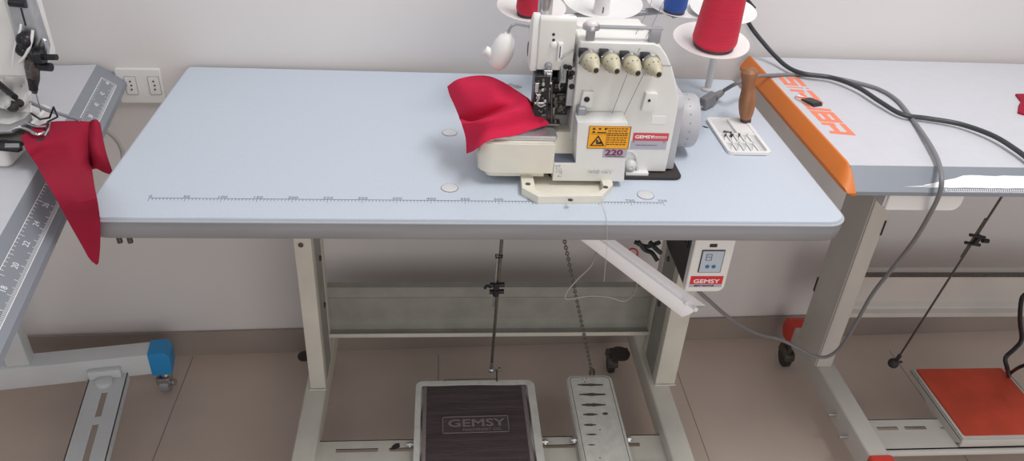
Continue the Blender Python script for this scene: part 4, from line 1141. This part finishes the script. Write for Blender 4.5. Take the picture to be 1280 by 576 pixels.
# ------------------------------------------------------------------ left table (its front edge faces right, turned a little)
LA, LB = Zp(HT, 120, 82), Zp(HT, 0, 295)       # two points on the top/bevel line
ed = Vector((LB.x-LA.x, LB.y-LA.y, 0)).normalized()        # towards the viewer
en = Vector((-ed.y, ed.x, 0)); en = en if en.x > 0 else -en    # outward, towards the central table
TLT = frame((LA.x, LA.y, 0), en, -ed)     # local x outward, local y towards the wall, z up
lt = thing('bench_table', (LA.x-.25, LA.y-.4, 0), 'left hand white table with grey sloping edge, white ruler and blue-capped foot', 'table')
yl0, yl1 = -1.2, .006
b = box(-.6, 0, yl0, yl1, .722, HT, .0005, mtx=TLT)
ltt = obj('tabletop', b, 'laminate_white', lt)
bw = .046
b = prism([(0, HT), (bw, .716), (bw+.002, .708), (.0, .708)], 'y', yl0, yl1, mtx=TLT)
lb_ = obj('front_bevel', b, 'alu', lt)
# white ruler printed on the bevel
sv = Vector((bw, 0, .716-HT)); svl = sv.length; svn = sv.normalized()
TBL = TLT @ frame((0, 0, HT), (0, 1, 0), (-svn.x, 0, -svn.z))
r0 = .095
def lb(x0, x1, t0, t1, bm): box(-x1, -x0, -svl*t1, -svl*t0, .0002, .0005, bm=bm, mtx=TBL)
b = B(); y0r = .035
lb(y0r, 1.15, .30, .315, b); lb(y0r, 1.15, .80, .815, b); lb(y0r, y0r+.0012, .30, .815, b)
x = y0r+.006; k = 0
while x < 1.12:
    L = .16 if k % 10 == 0 else (.12 if k % 5 == 0 else .08)
    lb(x, x+.0007, .80-L, .80, b)
    if k % 3 == 0: lb(x, x+.0007, .315, .315+L*.8, b)
    x += .003; k += 1
for k in range(22):
    text(str(44-k*2), .011, TBL @ Matrix.Translation((-(y0r+.010+k*.05), -svl*.60, .0003)), 1.1, .0002, bm=b, align='CENTER')
obj('ruler_print', b, 'whiteink', lb_, smooth=False)
# foot beam runs along en; measured top-back edge
fb = Zp(.13, 203, 425); FLc = TLT.inverted() @ fb
xx = FLc.x; yy = FLc.y
b = box(-.7, xx-.022, yy-.046, yy, .072, .13, .004, 2, mtx=TLT)
lf = obj('foot', b, 'legw', lt)
b = prism([(xx-.026, .068), (xx-.026, .1325), (xx+.010, .1325), (xx+.020, .120), (xx+.018, .072), (xx+.012, .068)], 'y', yy-.049, yy+.003, .004, 2, mtx=TLT)
obj('foot_cap', b, 'bluecap', lf, label='blue plastic foot cap')
pa = TLT.inverted() @ Zp(.13, 36, 460)
b = box(pa.x-.046, pa.x, yy-.040, yy-.004, .13, .722, .004, 2, mtx=TLT)
obj('leg', b, 'legw', lt)
# slotted plate hanging off the foot toward the viewer
s0_ = TLT.inverted() @ Zp(.085, 109, 480); s1_ = TLT.inverted() @ Zp(.085, 157, 477)
b = B(); ya, yb_ = yy-.046, yy-.9; xa, xb = s0_.x, s1_.x; zz = .085; xm = (xa+xb)/2+.002
box(xa, xm-.006, yb_, ya, zz-.002, zz, bm=b, mtx=TLT); box(xm+.006, xb, yb_, ya, zz-.002, zz, bm=b, mtx=TLT); box(xb-.002, xb, yb_, ya, zz-.022, zz, bm=b, mtx=TLT); box(xa, xa+.002, yb_, ya, zz-.022, zz, bm=b, mtx=TLT)
y_ = ya; segs = [(0, .055), (.128, .148)] + [(.148+.078*k+.073-.0, .148+.078*k+.093) for k in range(1, 8)]
for a_, c_ in segs: box(xm-.006, xm+.006, ya-c_, ya-a_, zz-.002, zz, bm=b, mtx=TLT)
pp_ = obj('pedal_plate', b, 'legw', lt)
b = box(xa+.004, xb-.006, ya-.001, ya+.010, .072, .112, .002, mtx=TLT) if False else box(xa+.002, xb-.010, ya-.014, ya-.0002, zz, .108, .003, mtx=TLT)
obj('plate_bracket', b, 'legw', pp_)
q = TLT @ Vector(((xa+xb)/2-.004, ya-.026, zz)); obj('bracket_boss', lathe([(0, 0), (.017, 0), (.017, .008), (.014, .010), (0, .010)], q), 'legw', pp_)
q = TLT @ Vector((xx-.004, yy-.022, .068))
cc = obj('caster', cyl((q.x, q.y, .045), (q.x, q.y, .072), .012), 'steelb', lt)
def at(o, rz, b): bmesh.ops.transform(b, matrix=Matrix.Translation(o) @ Matrix.Rotation(rz, 4, 'Z'), verts=b.verts); return b
obj('wheel', at((q.x-.004, q.y, 0), .1, lathe([(0, 0), (.015, 0), (.0235, .002), (.0235, .020), (.015, .022), (0, .022)], (-.011, 0, .0237), (1, 0, 0))), 'greymid', cc)
obj('caster_hood', at((q.x-.004, q.y, 0), .1, box(-.016, .014, -.020, .018, .030, .050, .005)), 'steel', cc)
b = at((q.x-.004, q.y, 0), .1, cyl((.012, -.004, .024), (.022, -.006, .026), .008)); obj('brake_tab', b, 'steel', cc)

# ------------------------------------------------------------------ left machine (only its needle end is in view)
lm = thing('lockstitch_machine', (-.25, .26, HT), 'white sewing machine at the left edge with steel face plate, needle and black clamps', 'sewing machine')
ly = .245
# bed
b = prism(rpoly(-.62, -.146, .138, .30, .01, 4), 'z', HT+.0005, .781, capbv=.003)
obj('machine_bed', b, 'white2', lm)
# arm and head body to the left of the face plate
h0 = Yp(ly, 18, 0); h1 = Yp(ly, 50, 78)
b = box(-.45, h0.x-.012, ly+.004, ly+.11, .845, 1.12, .012, 3)
obj('machine_arm', b, 'white', lm)
# face plate: a steel strip following the head's edge
P = [Yp(ly, 8, -10), Yp(ly, 34, -10), Yp(ly, 57, 62), Yp(ly, 53, 76), Yp(ly, 34, 76), Yp(ly, 24, 52)]
b = prism([(p.x, p.z) for p in P], 'y', ly-.004, ly+.02, .002)
fpl = obj('face_plate', b, 'steelb', lm)
a_, c_ = Yp(ly-.004, 26, 10), Yp(ly-.004, 32, 32)
obj('lever_slot', prism([(a_.x-.001, a_.z), (a_.x+.0015, a_.z), (c_.x+.0015, c_.z), (c_.x-.001, c_.z)], 'y', ly-.0046, ly-.0036), 'ink', fpl)
b = cyl(Yp(ly-.006, 12, 3), Yp(ly-.006, 33, 5), .006)
obj('top_thread_guide', b, 'dark', fpl)
b = tube([Yp(ly-.012, 26, 30), Yp(ly-.014, 25, 38), Yp(ly-.016, 20, 52), Yp(ly-.016, 17, 68), Yp(ly-.014, 16, 82)], .0016); tube([Yp(ly-.014, 41, 38), Yp(ly-.018, 38, 56), Yp(ly-.018, 31, 70), Yp(ly-.014, 24, 78)], .0022, bm=b)
obj('thread_wire', b, 'white2', fpl)
b = sphere(Yp(ly-.012, 32, 50), .013); sphere(Yp(ly-.010, 29, 62), .011, bm=b); cyl(Yp(ly-.01, 30, 56), Yp(ly-.01, 46, 74), .009, bm=b)
obj('tension_knob', b, 'dark', fpl)
b = tube([Yp(ly-.004, 52, 58), Yp(ly-.004, 55, 50), Yp(ly-.004, 58, 58), Yp(ly-.004, 58, 66)], .004); obj('side_lug', b, 'steelb', fpl)
b = cyl(Yp(ly-.014, 42, 71), Yp(ly-.02, 71, 71.5), .0045); cyl(Yp(ly-.014, 46, 70), Yp(ly-.014, 55, 70), .012, bm=b); cyl(Yp(ly-.012, 50, 83), Yp(ly-.016, 64, 84), .0065, bm=b)
parts('clamp_screw', b, 'dark', fpl)
b = lathe([(.009, 0), (.0105, .015), (.009, .035), (.005, .05), (.004, .058), (0, .059)], Yp(ly-.006, 39, 72), Yp(ly-.006, 43, 112)-Yp(ly-.006, 39, 72), 14)
nb2 = obj('needle_bar', b, 'darkmet', lm)
obj('needle', cyl(Yp(ly-.006, 43, 110), Yp(ly-.006, 51, 139), .0011), 'steel', nb2)
obj('needle_clamp', cyl(Yp(ly-.010, 40, 98), Yp(ly-.010, 42, 112), .0065), 'dark', nb2)
# presser arms and guides resting on the plate
pzl = .784
b = tube([Zp(pzl+.012, 38, 128), Zp(pzl+.010, 60, 138), Zp(pzl+.008, 100, 150)], .003, smooth=False)
obj('guide_rod', b, 'greymid', lm)
b = tube([Zp(pzl+.014, 38, 141), Zp(pzl+.014, 50, 149), Zp(pzl+.014, 62, 147), Yp(.2, 67, 134), Yp(.2, 72, 146), Yp(.19, 60, 152), Yp(.18, 57, 162)], .0016, smooth=False)
obj('fabric_guide', b, 'dark', lm)
o_ = [(-10, 153), (12, 155), (30, 148), (38, 140), (40, 146), (34, 152), (14, 162), (-10, 164)]
b = prism([(Zp(.80, x, y).x, Zp(.80, x, y).y) for x, y in o_], 'z', .794, .800, .001)
obj('presser_arm', b, 'steelb', lm)
o_ = [(-10, 160), (14, 163), (34, 152), (58, 160), (62, 168), (48, 176), (30, 176), (-10, 172)]
b = prism([(Zp(.79, x, y).x, Zp(.79, x, y).y) for x, y in o_], 'z', .7815, .790, .0015)
obj('presser_foot', b, 'darkmet', lm)
b = tube([Zp(.795, 20, 158), Zp(.797, 34, 162), Zp(.797, 46, 168), Zp(.795, 56, 166)], .0028); tube([Zp(.795, 30, 153), Zp(.797, 44, 158), Zp(.797, 58, 158)], .002, bm=b); tube([Zp(.796, 56, 170), Zp(.80, 61, 160), Zp(.797, 62, 154)], .0015, bm=b)
obj('foot_spring', b, 'steel', lm)
o_ = [(-10, 172), (28, 174), (28, 186), (22, 189), (-10, 186)]
b = prism([(Zp(.784, x, y).x, Zp(.784, x, y).y) for x, y in o_], 'z', .7815, .786, .001)
np_ = obj('needle_plate', b, 'dark', lm)
o_ = [(6, 179), (24, 179), (24, 184), (6, 184)]
obj('plate_insert', prism([(Zp(.787, x, y).x, Zp(.787, x, y).y) for x, y in o_], 'z', .786, .787), 'steelb', np_)
b = cyl(Zp(.80, -5, 108)+Vector((0, 0, .012)), Zp(.80, 20, 126)+Vector((0, 0, .006)), .005); sphere(Zp(.80, 16, 133), .009, bm=b); sphere(Zp(.80, 24, 129), .007, bm=b)
obj('lifting_lever', b, 'black', lm)
# crumpled white cloth behind it
rows = []
for j in range(6):
    r = []
    for i in range(8):
        px, py = -14+i*7.5, 92+j*8.5-(2 if i < 3 else 0)+(i*.8)
        q = Zp(.79+.012*random.random()+.012*math.sin(i*1.3+j), px, py); r.append(q)
    rows.append(r)
b = sheet(rows, .0012, kx=3, ky=3)
tag(obj('crumpled_white_cloth', b, 'bag'), 'crumpled white scrap on the bed of the left machine behind the black lever', 'cloth')

# red cloth hanging from the left table: a long point and a short folded flap beside it
rows = [
    [Zp(.792, 26, 170), Zp(.795, 46, 158), Zp(.793, 64, 152), Zp(.792, 84, 151), Zp(.790, 102, 151), Zp(.789, 112, 152)],
    [Zp(.786, 33, 187), Zp(.788, 50, 177), Zp(.786, 68, 173), Zp(.784, 86, 172), Zp(.780, 100, 171), Zp(.774, 110, 171)],
    [Zp(.768, 44, 203), Zp(.768, 58, 197), Zp(.768, 74, 194), Zp(.768, 90, 193), Zp(.764, 103, 192), Zp(.757, 112, 190)],
    [Xp(-.050, 56, 224), Xp(-.045, 68, 220), Xp(-.040, 82, 217), Xp(-.036, 95, 215), Xp(-.034, 106, 213), Xp(-.040, 115, 211)],
    [Yp(.00, 71, 250), Yp(-.002, 80, 248), Yp(-.004, 90, 246), Yp(-.006, 101, 245), Yp(-.008, 111, 243), Yp(-.009, 119.5, 241)],
    [Yp(-.012, 87, 280), Yp(-.013, 95, 280), Yp(-.014, 102, 279), Yp(-.015, 110, 278), Yp(-.016, 118, 277), Yp(-.016, 125, 276)],
    [Yp(-.016, 103, 308), Yp(-.016, 108, 309), Yp(-.016, 112, 309), Yp(-.016, 116, 309), Yp(-.016, 121, 309), Yp(-.016, 125, 308)],
    [Yp(-.017, 110, 321), Yp(-.017, 112.5, 324), Yp(-.017, 115, 327), Yp(-.017, 118, 329), Yp(-.017, 120.5, 331), Yp(-.017, 123, 329)],
]
KX, KY = 4, 5
G = [smoothpts(r, KX) for r in rows]; cols = [smoothpts([g[j] for g in G], KY) for j in range(len(G[0]))]
b = grid(cols)
seam = cols[-1][:3*KY+1]
frows = [[Zp(.797, 116, 149.5), Zp(.797, 121, 149.5), Zp(.790, 125.5, 154)],
         [Zp(.778, 114, 170), Zp(.778, 121, 172), Zp(.768, 129.5, 176)],
         [Zp(.765, 116, 189), Zp(.762, 125, 193), Zp(.750, 134.5, 196)],
         [Xp(-.034, 121, 211), Xp(-.026, 131, 216), Xp(-.018, 142.5, 219)]]
fcols = [smoothpts([r[c] for r in frows], KY) for c in range(3)]
full = [[seam[i]]+[fc[i] for fc in fcols] for i in range(len(seam))]
FG = [smoothpts(r, 3) for r in full]
grid([[FG[i][j] for i in range(len(FG))] for j in range(len(FG[0]))], b)
bmesh.ops.remove_doubles(b, verts=b.verts, dist=1e-5); bmesh.ops.recalc_face_normals(b, faces=b.faces); bmesh.ops.solidify(b, geom=b.faces[:], thickness=.001)
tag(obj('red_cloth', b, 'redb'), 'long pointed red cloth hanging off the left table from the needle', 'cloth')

# ------------------------------------------------------------------ wall socket and cable
so = thing('wall_socket', tuple(wallp(-.10, .66)), 'white double wall socket between the left table and the central table', 'socket')
def onwall(px, py):
    d = sight(px, py); P0 = Vector((0, wy(0), 0)); t = (P0-CP).dot(wn)/d.dot(wn); return CP+d*t
w0, w1, w2 = onwall(152, 85), onwall(209, 85), onwall(153, 127)
TW = frame(w2, wdir, (0, 0, 1)); sw_, sh_ = (w1-w0).length, (w0-w2).length+.001
b = prism(rpoly(0, sw_, 0, sh_, .004, 4), 'z', 0, .008, capbv=.002, mtx=TW)
pls = obj('socket_plate', b, 'white2', so)
for (px, py) in ((165.5, 105), (194.5, 105)):
    q = TW.inverted() @ onwall(px, py)
    b = prism(rpoly(q.x-.010, q.x+.010, q.y-.018, q.y+.018, .002, 3), 'z', .008, .0095, capbv=.0004, mtx=TW)
    s = obj('socket_module', b, 'white2', pls)
    b = B()
    for k in (-1, 0, 1): merge(b, cyl(TW @ Vector((q.x+(.001 if k == 0 else 0), q.y+k*.0085+.001, .0096)), TW @ Vector((q.x+(.001 if k == 0 else 0), q.y+k*.0085+.001, .0102)), .0018, n=12))
    parts('socket_hole', b, 'ink', s)
    o1, o2 = rpoly(q.x-.0112, q.x+.0112, q.y-.0192, q.y+.0192, .002, 3), rpoly(q.x-.0104, q.x+.0104, q.y-.0184, q.y+.0184, .002, 3)
    b = ring(o1, o2, .0079, .0084); bmesh.ops.transform(b, matrix=TW, verts=b.verts); obj('module_gap', b, 'greymid', pls)
tag(obj('grey_cable', tube([Yp(.50, 118, 158), Yp(.50, 133, 164), Yp(.49, 145, 174), Yp(.47, 152, 186), Yp(.44, 154, 200), Yp(.42, 153, 225), Yp(.42, 150, 260)], .0042), 'cord_warm'), 'pale grey cable curving down in the gap between left and central tables', 'cable')

# ------------------------------------------------------------------ light
def area(name, loc, target, sx, sy, power, col):
    l = bpy.data.lights.new(name, 'AREA'); l.shape = 'RECTANGLE'; l.size = sx; l.size_y = sy; l.energy = power; l.color = col
    o = bpy.data.objects.new(name, l); COL.objects.link(o); o.location = loc
    o.rotation_euler = (Vector(target)-Vector(loc)).to_track_quat('-Z', 'Y').to_euler(); return o
area('ceiling_light', (1.35, -.15, 2.6), (.75, .15, .5), 1.0, .35, 26, (1, .985, .97))
area('ceiling_light', (-.9, -1.2, 2.6), (.3, .2, .6), 1.2, .6, 5, (.9, .95, 1))
area('window_light', (1.5, -3.0, 1.5), (.6, .2, .3), 2.0, 1.6, 27, (1, .93, .86))
w = bpy.data.worlds.new('world'); SC.world = w; w.use_nodes = True
w.node_tree.nodes['Background'].inputs['Color'].default_value = (.98, .965, .985, 1)
w.node_tree.nodes['Background'].inputs['Strength'].default_value = .45
SC.view_settings.view_transform = 'Standard'; SC.view_settings.look = 'None'; SC.view_settings.gamma = 1
SC.view_settings.use_curve_mapping = False; SC.view_settings.exposure = -0.06
